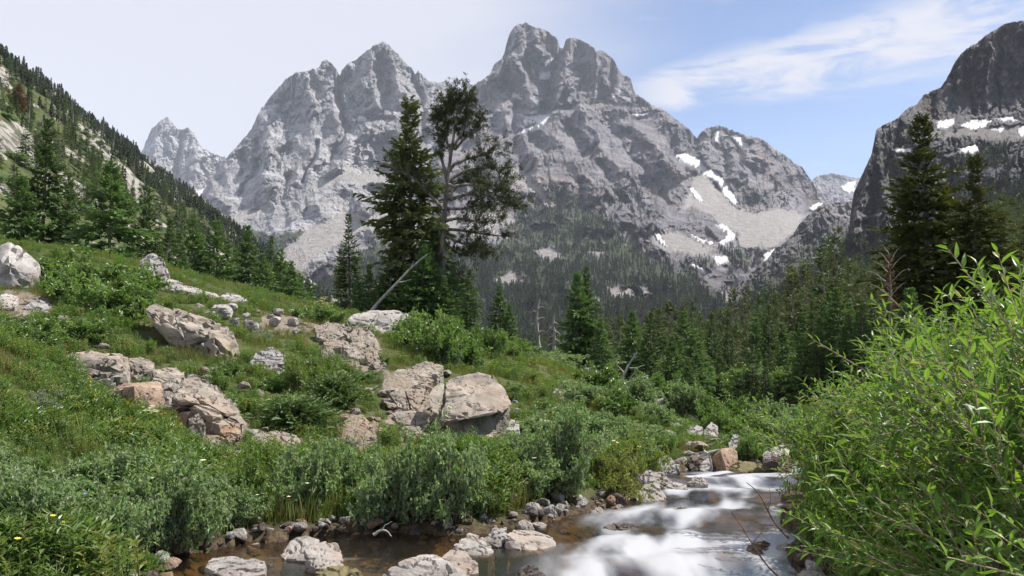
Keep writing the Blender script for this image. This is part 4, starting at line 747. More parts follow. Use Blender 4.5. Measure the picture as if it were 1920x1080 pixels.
bank_walk([(-2.45,5.3),(-2.85,6.2),(-2.4,7.15),(-1.3,7.6),(-0.5,7.5)], 62, 'dark stone lining the bank of the calm side channel', 'stones lining the side channel', .05, .19, [M_WET, M_GREYR, M_RIVER, M_BROWN, M_WET], .10)
bank_walk([(-0.4,7.4),(0.1,7.8),(0.55,8.45),(1.2,9.55),(1.6,10.7),(1.9,12.0),(2.1,13.1)], 70, 'stone in the rough rocky margin below the willow thicket', 'stones in the rocky margin', .06, .24, [M_WET, M_GREYR, M_RIVER, M_BROWN], .13)
bank_walk([(1.75,4.4),(2.1,5.9),(2.6,7.4),(3.1,9.1),(3.75,10.6),(4.5,11.9),(5.3,12.9)], 40, 'stone on the shaded bank below the bright willows', 'stones below the bright willows', .08, .26, [M_WET, M_GREYR, M_WET], .2)
bank_walk([(2.5,14.0),(3.2,14.3),(4.0,14.6),(5.2,14.9)], 16, 'stone in the jumble across the creek bend', 'stones across the creek bend', .12, .34, [M_GREYR, M_BROWN, M_PALE, M_WET], .12)
# ---------------------------------------------------------------- plant materials
def leaf_mat(name, a, b, trans=0.35, tcol=None, rough=0.5, spec=0.35, back=None, yellow=None, warm=None):
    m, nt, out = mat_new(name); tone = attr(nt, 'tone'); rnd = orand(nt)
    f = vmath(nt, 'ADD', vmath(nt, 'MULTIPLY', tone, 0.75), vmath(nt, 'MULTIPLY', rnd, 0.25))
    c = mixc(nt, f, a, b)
    if warm: c = mixc(nt, maprange(nt, rnd, 0.62, 1.0, 0.0, 0.55), c, warm)
    if yellow: c = mixc(nt, maprange(nt, tone, 0.90, 0.97, 0.0, 0.8), c, yellow)
    if back:
        g = N(nt, 'ShaderNodeNewGeometry'); c = mixc(nt, g.outputs['Backfacing'], c, back)
    p = pbsdf(nt, None, c, rough, spec)
    t = N(nt, 'ShaderNodeBsdfTranslucent'); nt.links.new(mixc(nt, 1.0, c, tcol or (1.5, 1.6, 0.7), 'MULTIPLY'), t.inputs[0])
    mx = N(nt, 'ShaderNodeMixShader'); mx.inputs[0].default_value = trans
    nt.links.new(p.outputs[0], mx.inputs[1]); nt.links.new(t.outputs[0], mx.inputs[2]); nt.links.new(mx.outputs[0], out.inputs[0]); return m
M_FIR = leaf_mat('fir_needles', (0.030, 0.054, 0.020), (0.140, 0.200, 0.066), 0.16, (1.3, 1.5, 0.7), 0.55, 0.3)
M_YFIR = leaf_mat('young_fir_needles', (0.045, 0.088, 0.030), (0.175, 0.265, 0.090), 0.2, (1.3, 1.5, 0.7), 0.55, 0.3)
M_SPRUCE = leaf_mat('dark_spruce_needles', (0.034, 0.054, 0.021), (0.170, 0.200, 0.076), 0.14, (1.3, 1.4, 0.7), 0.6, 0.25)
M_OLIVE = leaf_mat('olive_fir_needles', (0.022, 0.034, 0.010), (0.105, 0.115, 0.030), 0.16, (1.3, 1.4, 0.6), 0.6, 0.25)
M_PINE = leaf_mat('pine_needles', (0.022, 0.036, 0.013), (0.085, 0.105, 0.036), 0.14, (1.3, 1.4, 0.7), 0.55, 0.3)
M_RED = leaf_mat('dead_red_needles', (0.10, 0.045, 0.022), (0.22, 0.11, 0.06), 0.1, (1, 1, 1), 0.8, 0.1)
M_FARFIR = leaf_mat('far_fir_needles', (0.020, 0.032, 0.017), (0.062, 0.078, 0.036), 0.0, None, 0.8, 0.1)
M_WILLOW = leaf_mat('grey_green_willow_leaf', (0.066, 0.116, 0.034), (0.225, 0.320, 0.122), 0.30, (1.3, 1.6, 0.7), 0.45, 0.3, back=(0.26, 0.305, 0.195))
M_BWILLOW = leaf_mat('bright_willow_leaf', (0.045, 0.110, 0.018), (0.19, 0.325, 0.062), 0.42, (1.5, 1.6, 0.5), 0.42, 0.32, back=(0.13, 0.21, 0.055), yellow=(0.36, 0.34, 0.10))
M_BROAD = leaf_mat('broad_shrub_leaf', (0.060, 0.110, 0.028), (0.19, 0.275, 0.080), 0.3, (1.4, 1.6, 0.6), 0.4, 0.5)
M_GRASS = leaf_mat('meadow_grass', (0.075, 0.115, 0.026), (0.22, 0.265, 0.075), 0.35, (1.4, 1.5, 0.6), 0.55, 0.3, warm=(0.24, 0.20, 0.075))
M_DRY = leaf_mat('dry_sedge', (0.13, 0.095, 0.035), (0.27, 0.215, 0.09), 0.3, (1.2, 1.2, 0.8), 0.7, 0.2)
M_FORB = leaf_mat('meadow_forb_leaf', (0.068, 0.118, 0.028), (0.19, 0.265, 0.072), 0.35, (1.4, 1.6, 0.6), 0.5, 0.35, warm=(0.24, 0.20, 0.075))
M_SAGE = leaf_mat('silvery_sage_leaf', (0.16, 0.19, 0.13), (0.30, 0.33, 0.25), 0.25, (1.2, 1.3, 1.0), 0.6, 0.3)
def petal(name, col):
    m, nt, out = mat_new(name); pbsdf(nt, out, col, 0.6, 0.2); return m
M_YEL, M_CREAM, M_ORG, M_BLUE = petal('yellow_petal', (0.62, 0.48, 0.06)), petal('cream_petal', (0.72, 0.66, 0.42)), petal('orange_petal', (0.62, 0.17, 0.04)), petal('blue_petal', (0.16, 0.20, 0.55))
def bark_mat(name, a, b, sc=6.0):
    m, nt, out = mat_new(name); co = objco(nt); n = noise(nt, mapping(nt, co, (sc, sc, sc * 0.25)), 1.0, 6, 0.65)
    pbsdf(nt, out, mixc(nt, maprange(nt, n, 0.35, 0.65), a, b), 0.9, 0.2, n, 0.8, 0.03); return m
M_BARK = bark_mat('grey_brown_bark', (0.10, 0.082, 0.066), (0.26, 0.225, 0.19))
M_DEAD = bark_mat('weathered_dead_wood', (0.22, 0.205, 0.19), (0.47, 0.445, 0.41), 9.0)
M_TWIG = bark_mat('willow_twig', (0.22, 0.165, 0.11), (0.52, 0.43, 0.31), 30.0)
M_RTWIG = bark_mat('reddish_twig', (0.10, 0.06, 0.04), (0.22, 0.15, 0.10), 30.0)

# ---------------------------------------------------------------- plant geometry
def norm(v): return v / (np.linalg.norm(v, axis=-1, keepdims=True) + 1e-9)
class Geo:
    """collects triangles / quads with a per-leaf tone"""
    def __init__(s): s.V, s.F, s.T, s.n = [], [], [], 0
    def add(s, V, F, T):
        s.V.append(V.reshape(-1, 3)); s.F.append(F + s.n); s.T.append(T.ravel()); s.n += len(s.V[-1])
    def mesh(s, name, mat, smooth=False):
        return mesh_np(name, np.concatenate(s.V), np.concatenate(s.F), mat, smooth, {'tone': np.concatenate(s.T)})
def leaves(P, D, Up, L, W, tone, fold=0.25, mid=0.45, droop=0.0):
    """folded diamond leaves: P base, D direction, Up rough normal"""
    n = len(P); D = norm(D); S = norm(np.cross(D, Up)); Nn = np.cross(S, D); L = np.broadcast_to(L, n)[:, None]; W = np.broadcast_to(W, n)[:, None]
    m = P + D * L * mid; up = Nn * W * fold
    tip = P + D * L - Nn * L * droop
    V = np.stack([P, m + S * W * 0.5 + up, tip, m - S * W * 0.5 + up], 1)
    b = (np.arange(n) * 4)[:, None]; F = np.concatenate([b + [0, 1, 2], b + [0, 2, 3]], 1).reshape(-1, 3)
    return V, F, np.repeat(tone, 4)
def longleaves(P, D, Up, L, W, tone, droop=0.25, fold=0.22):
    """lance-shaped bent leaves: 7 vertices, 8 triangles"""
    n = len(P); D = norm(D); S = norm(np.cross(D, Up)); Nn = np.cross(S, D); L = np.broadcast_to(L, n)[:, None]; W = np.broadcast_to(W, n)[:, None]
    dr = np.broadcast_to(droop, n)[:, None]
    def at(f): return P + D * L * f - Nn * L * dr * f * f
    V = np.stack([at(0), at(.3) + S * W * .46 + Nn * W * fold, at(.3), at(.3) - S * W * .46 + Nn * W * fold, at(.66) + S * W * .36 + Nn * W * fold * .8, at(.66), at(.66) - S * W * .36 + Nn * W * fold * .8, at(1.0)], 1)
    b = (np.arange(n) * 8)[:, None]
    F = np.concatenate([b + q for q in ([0, 1, 2], [0, 2, 3], [1, 4, 2], [4, 5, 2], [2, 5, 3], [5, 6, 3], [4, 7, 5], [5, 7, 6])], 1).reshape(-1, 3)
    return V, F, np.repeat(tone, 8)
def tube(pts, r0, r1, k=5, taper=1.0):
    pts = np.asarray(pts, float); n = len(pts); t = norm(np.gradient(pts, axis=0)); a = norm(np.cross(t, [0.31, 0.87, 0.12])); b = np.cross(t, a)
    r = (r0 + (r1 - r0) * np.linspace(0, 1, n) ** taper)[:, None, None]; th = np.linspace(0, 2 * np.pi, k, endpoint=False)[None, :, None]
    V = pts[:, None] + r * (np.cos(th) * a[:, None] + np.sin(th) * b[:, None])
    i = np.arange(n * k).reshape(n, k); j = np.roll(i, -1, 1)
    q = np.stack([i[:-1], j[:-1], j[1:], i[1:]], -1).reshape(-1, 4); F = np.concatenate([q[:, [0, 1, 2]], q[:, [0, 2, 3]]])
    return V.reshape(-1, 3), F
def addtube(g, pts, r0, r1, k=5, taper=1.0):
    V, F = tube(pts, r0, r1, k, taper); g.add(V, F, np.full(len(V), 0.5))

def conifer(name, seed, H, Rad, mat, dens=24, tw=13, skirt=0.06, power=0.85, droop=0.25, gap=0.0, twl=0.30, wob=0.25, kbark=M_BARK, bare=0.0):
    """tapered trunk and a crown of drooping boughs, each bough a spray of needle twigs"""
    r = np.random.default_rng(seed); nb = int(dens * H)
    z = skirt * H + (1 - skirt) * H * np.sort(r.random(nb)) ** 0.92
    f = z / H; wav = 1 + wob * np.sin(f * 9 + r.random() * 6) * 0.5 + wob * r.normal(size=nb) * 0.7
    Lb = np.clip(Rad * (1 - f) ** power * wav, 0.03 * Rad, None) + 0.02 * H * (f > 0.9)
    if gap: Lb *= np.where(r.random(nb) < gap, 0.35, 1)
    ph = np.arange(nb) * 2.399 + r.normal(size=nb) * 0.5
    el = -droop + (0.75 + droop) * f ** 1.6 + r.normal(size=nb) * 0.12
    out = np.stack([np.cos(ph), np.sin(ph), np.zeros(nb)], -1)
    bx, by = 0.02 * H * np.sin(f * 2.2 + seed), 0.02 * H * np.cos(f * 1.7 + seed) - 0.02 * H * math.cos(seed)
    base = np.stack([bx, by, z], -1); D = out * np.cos(el)[:, None] + np.array([0, 0, 1.0]) * np.sin(el)[:, None]
    side = np.cross(D, [0, 0, 1.0]); side = norm(side); upv = np.cross(side, D)
    g = Geo(); s = np.linspace(0.18, 1.0, tw)
    B = np.repeat(base, tw, 0); DD = np.repeat(D, tw, 0); SS = np.repeat(side, tw, 0); UU = np.repeat(upv, tw, 0); LL = np.repeat(Lb, tw); ff = np.repeat(f, tw)
    s = np.tile(s, nb) * (0.94 + 0.12 * r.random(nb * tw)); sag = -0.22 * LL * s * s * (1 - ff) + 0.10 * LL * s ** 3
    P = B + DD * (LL * s)[:, None]; P[:, 2] += sag
    sg = np.where(r.random(nb * tw) < 0.5, 1.0, -1.0); spread = 0.95 - 0.55 * s
    TD = DD * (0.62 + 0.5 * s)[:, None] + SS * (sg * spread * (0.8 + 0.5 * r.random(nb * tw)))[:, None]; TD[:, 2] += r.normal(size=nb * tw) * 0.16 - 0.10
    tl = (twl * (0.45 + 0.75 * (1 - s)) * np.clip(LL, 0.18, None) + 0.05 * Rad) * (0.7 + 0.6 * r.random(nb * tw))
    up = UU + r.normal(size=(nb * tw, 3)) * 0.55
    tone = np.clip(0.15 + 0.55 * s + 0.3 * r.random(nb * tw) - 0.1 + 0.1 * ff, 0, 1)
    keep = r.random(nb * tw) > bare
    V, F, T = leaves(P[keep], TD[keep], up[keep], tl[keep], np.clip(tl * 0.42, 0.02, None)[keep], tone[keep], 0.15, 0.5, 0.12); g.add(V, F, T)
    # second, smaller layer hanging from the twigs
    P2 = P + norm(TD) * (tl * 0.45)[:, None]; TD2 = TD + r.normal(size=TD.shape) * 0.55; TD2[:, 2] -= 0.2
    V, F, T = leaves(P2[keep], TD2[keep], up[keep], tl[keep] * 0.7, np.clip(tl[keep] * 0.3, 0.015, None), np.clip(tone[keep] + 0.08, 0, 1), 0.15, 0.5, 0.1); g.add(V, F, T)
    crown = g.mesh(name + '_crown', mat)
    t = Geo(); zz = np.linspace(-0.02, 0.985, 9); pts = np.stack([0.02 * H * np.sin(zz * 2.2 + seed), 0.02 * H * np.cos(zz * 1.7 + seed) - 0.02 * H * math.cos(seed), zz * H], -1)
    pts[:, 0] -= 0; addtube(t, pts, 0.016 * H + 0.02, 0.004, 7)
    for i in r.choice(nb, min(nb, 40), False):                   # visible limbs
        q = np.linspace(0, 0.75, 4)[:, None]; p = base[i] + D[i] * Lb[i] * q; p[:, 2] += -0.22 * Lb[i] * q[:, 0] ** 2 * (1 - f[i]); addtube(t, p, 0.004 * H * (1 - f[i]) + 0.004, 0.003, 3)
    return t.mesh(name + '_trunk', kbark, True), crown
def simple_fir(name, seed, mat, layers=9, per=7):
    """far tree of unit height: ragged tiers"""
    r = np.random.default_rng(seed); g = Geo(); P, D, L = [], [], []
    for i in range(layers):
        f = i / layers
        for k in range(per):
            a = 6.283 * (k + r.random()) / per; l = (0.19 * (1 - f) ** 0.8 + 0.015) * (0.7 + 0.6 * r.random())
            P.append((0, 0, 0.06 + 0.90 * f + 0.10)); D.append((math.cos(a) * l, math.sin(a) * l, -0.09 - 0.05 * r.random())); L.append(1)
    P, D = np.array(P), np.array(D); Ln = np.linalg.norm(D, axis=1)
    V, F, T = leaves(P, D, np.tile([0, 0, 1.0], (len(P), 1)) + r.normal(size=P.shape) * 0.2, Ln, 0.10, 0.2 + 0.6 * r.random(len(P)), 0.1, 0.8); g.add(V, F, T)
    V, F, T = leaves(np.array([[0, 0, 0.86]] * 3), np.array([[0, 0, 1.0]] * 3), np.array([[1, 0, 0], [0, 1, 0], [.7, .7, 0.]]), 0.14, 0.03, np.full(3, .5)); g.add(V, F, T)
    addtube(g, [(0, 0, -0.05), (0, 0, 0.9)], 0.012, 0.004, 3)
    return g.mesh(name, mat)
def place(name, parts, loc, rotz, scale, label, cat, group=None, tilt=(0, 0)):
    """a thing: Empty at the base with one child per part"""
    e = bpy.data.objects.new(name, None); COL.objects.link(e); e.location = loc; e.rotation_euler = (tilt[0], tilt[1], rotz); e.scale = scale if isinstance(scale, (tuple, list)) else (scale,) * 3
    e.empty_display_size = 0.1; tag(e, label, cat, group)
    for pn, me in parts:
        o = bpy.data.objects.new(pn, me); COL.objects.link(o); o.parent = e
    return e
def scatter(name, P, rot, scl, idx, sources, kind='stuff', sink=0.0):
    """many small plants or far trees as one object (geometry nodes)"""
    P = np.asarray(P, np.float32); n = len(P); me = bpy.data.meshes.new(name); me.vertices.add(n); me.vertices.foreach_set('co', P.ravel())
    me.attributes.new('rot', 'FLOAT_VECTOR', 'POINT').data.foreach_set('vector', np.asarray(rot, np.float32).ravel())
    sc = np.asarray(scl, np.float32); sc = np.repeat(sc[:, None], 3, 1) if sc.ndim == 1 else sc
    me.attributes.new('scl', 'FLOAT_VECTOR', 'POINT').data.foreach_set('vector', sc.ravel())
    me.attributes.new('idx', 'INT', 'POINT').data.foreach_set('value', np.asarray(idx, np.int32))
    c = bpy.data.collections.new(name + '_kinds')
    for i, s in enumerate(sources):
        c.objects.link(bpy.data.objects.new(f'{i:02d}_{name}', s))
    ng = bpy.data.node_groups.new(name, 'GeometryNodeTree')
    ng.interface.new_socket('Geometry', in_out='INPUT', socket_type='NodeSocketGeometry'); ng.interface.new_socket('Geometry', in_out='OUTPUT', socket_type='NodeSocketGeometry')
    gi, go = ng.nodes.new('NodeGroupInput'), ng.nodes.new('NodeGroupOutput'); ip = ng.nodes.new('GeometryNodeInstanceOnPoints'); ci = ng.nodes.new('GeometryNodeCollectionInfo')
    ci.inputs['Collection'].default_value = c; ci.inputs['Separate Children'].default_value = True; ci.inputs['Reset Children'].default_value = True
    ip.inputs['Pick Instance'].default_value = True
    def na(nm, t):
        q = ng.nodes.new('GeometryNodeInputNamedAttribute'); q.data_type = t; q.inputs['Name'].default_value = nm; return q.outputs['Attribute']
    ng.links.new(gi.outputs[0], ip.inputs['Points']); ng.links.new(ci.outputs[0], ip.inputs['Instance']); ng.links.new(na('idx', 'INT'), ip.inputs['Instance Index'])
    ng.links.new(na('rot', 'FLOAT_VECTOR'), ip.inputs['Rotation']); ng.links.new(na('scl', 'FLOAT_VECTOR'), ip.inputs['Scale']); ng.links.new(ip.outputs[0], go.inputs[0])
    o = ob(name, me); md = o.modifiers.new('scatter', 'NODES'); md.node_group = ng; o['kind'] = kind
    return o
def rotz(n, r, tilt=0.0): return np.stack([r.normal(size=n) * tilt, r.normal(size=n) * tilt, r.random(n) * 6.283], -1)

# ---------------------------------------------------------------- conifers
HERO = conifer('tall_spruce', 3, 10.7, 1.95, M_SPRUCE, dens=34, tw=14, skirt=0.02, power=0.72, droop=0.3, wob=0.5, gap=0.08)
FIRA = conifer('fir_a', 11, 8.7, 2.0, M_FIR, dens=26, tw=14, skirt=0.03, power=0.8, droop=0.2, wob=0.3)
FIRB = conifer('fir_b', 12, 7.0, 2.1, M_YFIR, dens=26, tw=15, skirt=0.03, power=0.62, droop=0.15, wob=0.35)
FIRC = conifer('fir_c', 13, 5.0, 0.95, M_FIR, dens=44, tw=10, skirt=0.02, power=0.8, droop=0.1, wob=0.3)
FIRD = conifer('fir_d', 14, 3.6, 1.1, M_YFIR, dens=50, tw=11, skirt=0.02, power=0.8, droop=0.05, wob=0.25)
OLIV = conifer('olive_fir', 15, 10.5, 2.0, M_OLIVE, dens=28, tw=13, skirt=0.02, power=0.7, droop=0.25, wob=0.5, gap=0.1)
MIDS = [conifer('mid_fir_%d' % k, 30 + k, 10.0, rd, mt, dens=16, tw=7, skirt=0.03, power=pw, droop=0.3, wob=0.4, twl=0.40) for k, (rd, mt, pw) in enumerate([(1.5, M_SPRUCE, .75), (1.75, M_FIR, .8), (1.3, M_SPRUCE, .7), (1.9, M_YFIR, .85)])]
FARS = [simple_fir('far_fir_%d' % k, 60 + k, M_FARFIR, 9 + k, 6) for k in range(4)]
def tree_px(meshes, H0, u, vtop, vbase, d, label, group=None, name='fir_tree', wf=1.0, rz=None, cat='tree', zg=True):
    p = pix(u, vbase, d); pt = pix(u, vtop, d); z0 = float(zground(p[0], p[1], False)) - 0.1 if zg else p[2]
    z0 = min(z0, p[2] + 0.3)
    s = (pt[2] - z0) / H0
    return place(name, [('trunk', meshes[0]), ('crown', meshes[1])], (p[0], p[1], z0), random.uniform(0, 6.28) if rz is None else rz, (s * wf, s * wf, s), label, cat, group)
tree_px(HERO, 10.7, 778, 188, 615, 37, 'tall dense dark spruce rising beside the gnarled open pine', name='spruce_tree', rz=0.4, wf=1.12)
tree_px(FIRA, 8.7, 85, 228, 492, 48, 'tall layered fir on the bench above the pale angular boulder', rz=1.0, wf=0.95)
tree_px(FIRB, 7.0, 205, 308, 502, 46, 'broad bushy fir with a pale trunk showing, beside the tall layered fir', rz=2.0, wf=1.0)
tree_px(FIRB, 7.0, 40, 335, 490, 46, 'bushy fir directly behind the large pale angular boulder', rz=3.0, wf=0.85)
tree_px(FIRA, 8.7, 128, 330, 495, 50, 'fir tucked between the tall layered fir and the broad bushy fir', rz=4.0, wf=0.8)
tree_px(FIRA, 8.7, 268, 352, 520, 58, 'dark fir behind the upright pointed boulder', rz=5.0, wf=0.75)
YG = 'young firs along the crest'
for i, (u, vt, vb, d, wf) in enumerate([(315,412,530,50,1.1),(357,414,545,48,1.0),(404,418,560,48,.9),(425,455,560,52,.9),(465,428,568,50,.8),(490,478,570,46,1.0),(506,446,572,50,.85),(522,470,575,48,1.0),(543,492,580,46,1.0),(338,440,540,55,.9),(380,450,555,55,.9),(445,470,565,54,.9),(292,430,520,52,.9),(566,520,585,52,.9),(585,535,590,54,.9),(250,425,505,50,.9),(300,462,530,45,1.1),(345,478,545,44,1.1),(395,492,560,44,1.0)]):
    tree_px(FIRC if i % 3 == 0 else FIRD, 5.0 if i % 3 == 0 else 3.6, u, vt, vb, d, 'young pointed fir in the row growing along the grassy crest', YG, wf=wf * 1.05)
tree_px(FIRC, 5.0, 657, 404, 596, 39, 'slim spire-like fir beside the tall dense spruce', wf=0.95)
tree_px(FIRC, 5.0, 638, 468, 596, 40, 'shorter slim fir touching the spire-like fir', wf=1.0)
CG = 'young firs around the foot of the tall spruce'
for u, vt, vb, d, wf in [(693,498,600,37,1.0),(712,520,605,36,1.0),(735,470,610,36,1.1),(672,520,600,36,.9),(803,470,620,35,1.1),(760,500,615,34,1.1),(830,520,630,34,1.0),(858,560,650,33,1.0),(812,425,625,36.5,1.0),(846,500,635,35,1.1),(870,525,650,36,1.0),(790,455,620,34.5,1.0)]:
    tree_px(FIRD, 3.6, u, vt, vb, d, 'young fir crowding the foot of the tall dense spruce', CG, wf=wf)
tree_px(FIRC, 5.0, 884, 508, 668, 31, 'narrow bright young fir downhill of the gnarled pine', wf=1.1)
tree_px(FIRD, 3.6, 937, 538, 650, 43, 'small fir standing alone before the far forest, taller of a pair', wf=0.9)
tree_px(FIRD, 3.6, 958, 572, 655, 42, 'small fir standing before the far forest, shorter of a pair', wf=1.0)
tree_px(FIRB, 7.0, 1083, 514, 695, 40, 'broad twin-topped fir on the meadow edge, slightly shorter top', wf=0.72)
tree_px(FIRA, 8.7, 1100, 503, 700, 40.5, 'broad twin-topped fir on the meadow edge, taller top', wf=0.9)
tree_px(FIRD, 3.6, 1128, 600, 705, 39, 'low young fir leaning against the twin-topped firs', wf=1.0)
tree_px(FIRB, 7.0, 1186, 585, 705, 46, 'dark ragged fir beside the twisted dead branches', wf=0.8)
tree_px(FIRD, 3.6, 1212, 622, 705, 45, 'small fir next to the dark ragged fir', wf=1.0)
tree_px(OLIV, 10.5, 1740, 225, 655, 38, 'tall olive-green fir rising above the bright willow', rz=1.0, wf=1.2)
tree_px(OLIV, 10.5, 1828, 298, 655, 35, 'shorter open olive fir beside the tall olive-green fir', rz=2.6, wf=1.05)
tree_px(OLIV, 10.5, 1705, 335, 650, 41, 'olive fir half hidden behind the tall olive-green fir', rz=4.0, wf=0.75)
tree_px(OLIV, 10.5, 1885, 400, 650, 42, 'low olive fir at the edge of the cliff forest', rz=5.0, wf=0.9)
tree_px(OLIV, 10.5, 1960, 330, 650, 40, 'olive fir growing above the brightest willow branches', rz=0.2, wf=0.8)
tree_px(FIRD, 3.6, 1712, 545, 660, 30, 'small fresh green fir before the tall olive-green fir', wf=1.1)
VG = 'small firs beyond the creek bend'
for u, vt, vb, d, wf in [(1275,640,770,50,.9),(1250,668,760,48,.9),(1300,690,790,46,1.0),(1232,650,745,54,.9),(1325,670,790,50,1.0),(1352,720,820,42,1.1),(1384,700,835,38,1.2),(1405,662,815,44,1.0),(1432,715,830,40,1.1),(1465,655,810,48,.9),(1448,700,815,44,1.0),(1500,680,800,48,1.0),(1530,645,790,52,.9),(1560,660,790,50,.9),(1590,625,780,55,.9),(1365,650,790,58,.9),(1335,640,780,60,.9),(1295,650,760,62,.9),(1480,625,780,60,.85),(1420,600,770,66,.85),(1630,600,760,56,.9),(1660,640,760,48,1.0),(1600,690,780,42,1.0),(1545,710,800,42,1.0),(1390,760,840,34,1.3),(1340,770,835,36,1.2),(1310,745,815,40,1.1)]:
    tree_px(random.choice([FIRC, FIRD, FIRD]), 3.6 if False else 3.6, u, vt, vb, d, 'small green fir on the valley floor beyond the creek bend', VG, wf=wf)

r6 = np.random.default_rng(66)
for i in range(46):
    y_ = r6.uniform(34, 62); x_ = y_ * r6.uniform(0.17, 0.50); z_ = float(zground(x_, y_, False)) - .1; h_ = r6.uniform(2.0, 4.6); m_, h0_ = (FIRD, 3.6) if r6.random() < .65 else (FIRC, 5.0)
    place('fir_tree', [('trunk', m_[0]), ('crown', m_[1])], (x_, y_, z_), r6.uniform(0, 6.28), (h_ / h0_ * 1.05, h_ / h0_ * 1.05, h_ / h0_), 'small green fir on the valley floor beyond the creek bend', 'tree', VG)
# ---- the valley forest: the largest as trees, the rest as one mass
rf = np.random.default_rng(77)
def forest_candidates(n, x0, x1, y0, y1):
    return rf.uniform(x0, x1, n), rf.uniform(y0, y1, n)
xs, ys = [], []
def addc(x, y, m): xs.append(x[m]); ys.append(y[m])
x, y = forest_candidates(2600, -40, 140, 58, 330)         # valley floor
u_ = 960 + FPX * x / y; addc(x, y, (u_ > 1130 + 40 * np.sin(y)) & (u_ < 1900))
x, y = forest_candidates(9000, 20, 520, 150, 950)         # slope under the dark cliff
u_ = 960 + FPX * x / y; rr_ = x - np.interp(y, [0,40,100,300,640,1000], [8,12,30,80,136,190]); addc(x, y, (rr_ > -60) & (u_ < 1990) & (u_ > 1150) & (fbm(x / 60, y / 60, 2.0, 3) > -0.45) & (y > 150 + 0.2 * x))
x, y = forest_candidates(2600, 280, 900, 650, 1350); addc(x, y, x / y < 0.70)
x, y = forest_candidates(3200, -60, 190, 330, 1100)       # farther valley floor
u_ = 960 + FPX * x / y; addc(x, y, (u_ > 820) & (u_ < 1500))
x, y = forest_candidates(15000, -560, -14, 60, 1000)       # hillside with slabs
u_ = 960 + FPX * x / y; L_ = (-6 - 0.15 * (y - 30)) - x
zg_ = zground(x, y, False); pu, pv = topix(np.stack([x, y, zg_], -1)); ok = (u_ > -60) & (u_ < 620) & (L_ > 6) & (L_ < 345) & (fbm(x / 26, y / 40, 9.1, 4) + 0.15 < 0.47)
for pg in SLABS: ok &= polysd(pg, pu, pv) < 3
ok &= (fbm(x / 30, y / 45, 5.5, 3) > -0.38) | (L_ > 230) | (rf.random(len(x)) < 0.15)
ok &= ~((pv > 410) & (y < 90) & (pu < 330))
addc(x, y, ok)
fx, fy = np.concatenate(xs), np.concatenate(ys); fz = zground(fx, fy, False) - 0.3
hh = rf.uniform(8, 16, len(fx)) * np.where(rf.random(len(fx)) < 0.2, 0.6, 1); left = (fx < -14) & (fx / fy < -0.2); hh = np.where(left, hh * np.interp(fy, [60, 200, 500], [0.45, 0.6, 0.72]), hh)
valley = ~left & (fy < 330) & (fx < 130); hh = np.where(valley, hh * 1.08, hh)
hh = np.where(~left & (fy > 330), np.minimum(hh, 15), hh)
pu, pv = topix(np.stack([fx, fy, fz], -1)); lim = np.interp(pu, [800, 1150, 1300, 1400, 1500, 1640, 1760, 1920, 2000], [600, 580, 558, 528, 480, 392, 370, 350, 330]) + 55 * rf.random(len(fx)) ** 1.5 + 14 * np.sin(pu / 23.0)
hmax = fz * -1 + (600 - lim) / FPX * fy; hh = np.where(~left, np.minimum(hh, np.maximum(hmax, 3.0)), hh)
kp = left | (hmax > 3.0) | (pu > 1640); hh = np.where(~left & (hmax <= 3.0), rf.uniform(5, 9, len(hh)), hh); fx, fy, fz, hh, left = fx[kp], fy[kp], fz[kp], hh[kp], left[kp]
pxh = hh / fy * FPX; order = np.argsort(-pxh)
bl = [i for i in order if left[i]][:90]; bv = [i for i in order if not left[i]][:175]; big = np.array(bl + bv); rest = np.setdiff1d(order, big)
FL = {True: ('dark conifer growing between pale slabs on the steep rocky hillside', 'conifers on the rocky hillside'), False: ('tall dark conifer in the dense forest on the valley floor', 'conifers of the valley forest')}
for i in big:
    k = int(rf.choice([0, 0, 1, 2, 2])) if not left[i] else int(rf.choice([0, 1, 2, 3])); lab, grp = FL[bool(left[i])]
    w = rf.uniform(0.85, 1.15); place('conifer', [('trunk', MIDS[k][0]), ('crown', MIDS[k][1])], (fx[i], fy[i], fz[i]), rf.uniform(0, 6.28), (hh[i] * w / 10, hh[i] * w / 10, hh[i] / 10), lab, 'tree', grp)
def wide(h, r): w = h * r.uniform(0.8, 1.2, len(h)); return np.stack([w, w, h], -1)
near_rest = rest[pxh[rest] > 34]; far_rest = rest[pxh[rest] <= 34]
scatter('forest_trees', np.stack([fx, fy, fz], -1)[near_rest], rotz(len(near_rest), rf), wide(hh[near_rest] / 10, rf), rf.integers(0, 4, len(near_rest)), [MIDS[k][1] for k in range(3)] + [MIDS[0][1]])
scatter('distant_forest', np.stack([fx, fy, fz], -1)[far_rest], rotz(len(far_rest), rf), wide(hh[far_rest], rf), rf.integers(0, 4, len(far_rest)), FARS)
# dead grey poles among the hillside trees
g = Geo(); addtube(g, [(0, 0, -0.05), (0.01, 0, 0.5), (0, 0.01, 1)], 0.016, 0.004, 4)
for k in range(14): a = k * 2.4; zz = 0.3 + 0.045 * k; addtube(g, [(0, 0, zz), (0.07 * math.cos(a), 0.07 * math.sin(a), zz - 0.01)], 0.004, 0.001, 3)
SNAG = g.mesh('snag', M_DEAD)
x, y = forest_candidates(900, -480, -60, 150, 900); L_ = (-6 - 0.15 * (y - 30)) - x; ok = (L_ > 90) & (L_ < 345) & (x / y > -0.68)
x, y = x[ok], y[ok]; n = len(x); scatter('dead_snag_wood', np.stack([x, y, zground(x, y, False) - 0.3], -1), rotz(n, rf, 0.05), rf.uniform(5, 11, n), np.zeros(n), [SNAG])
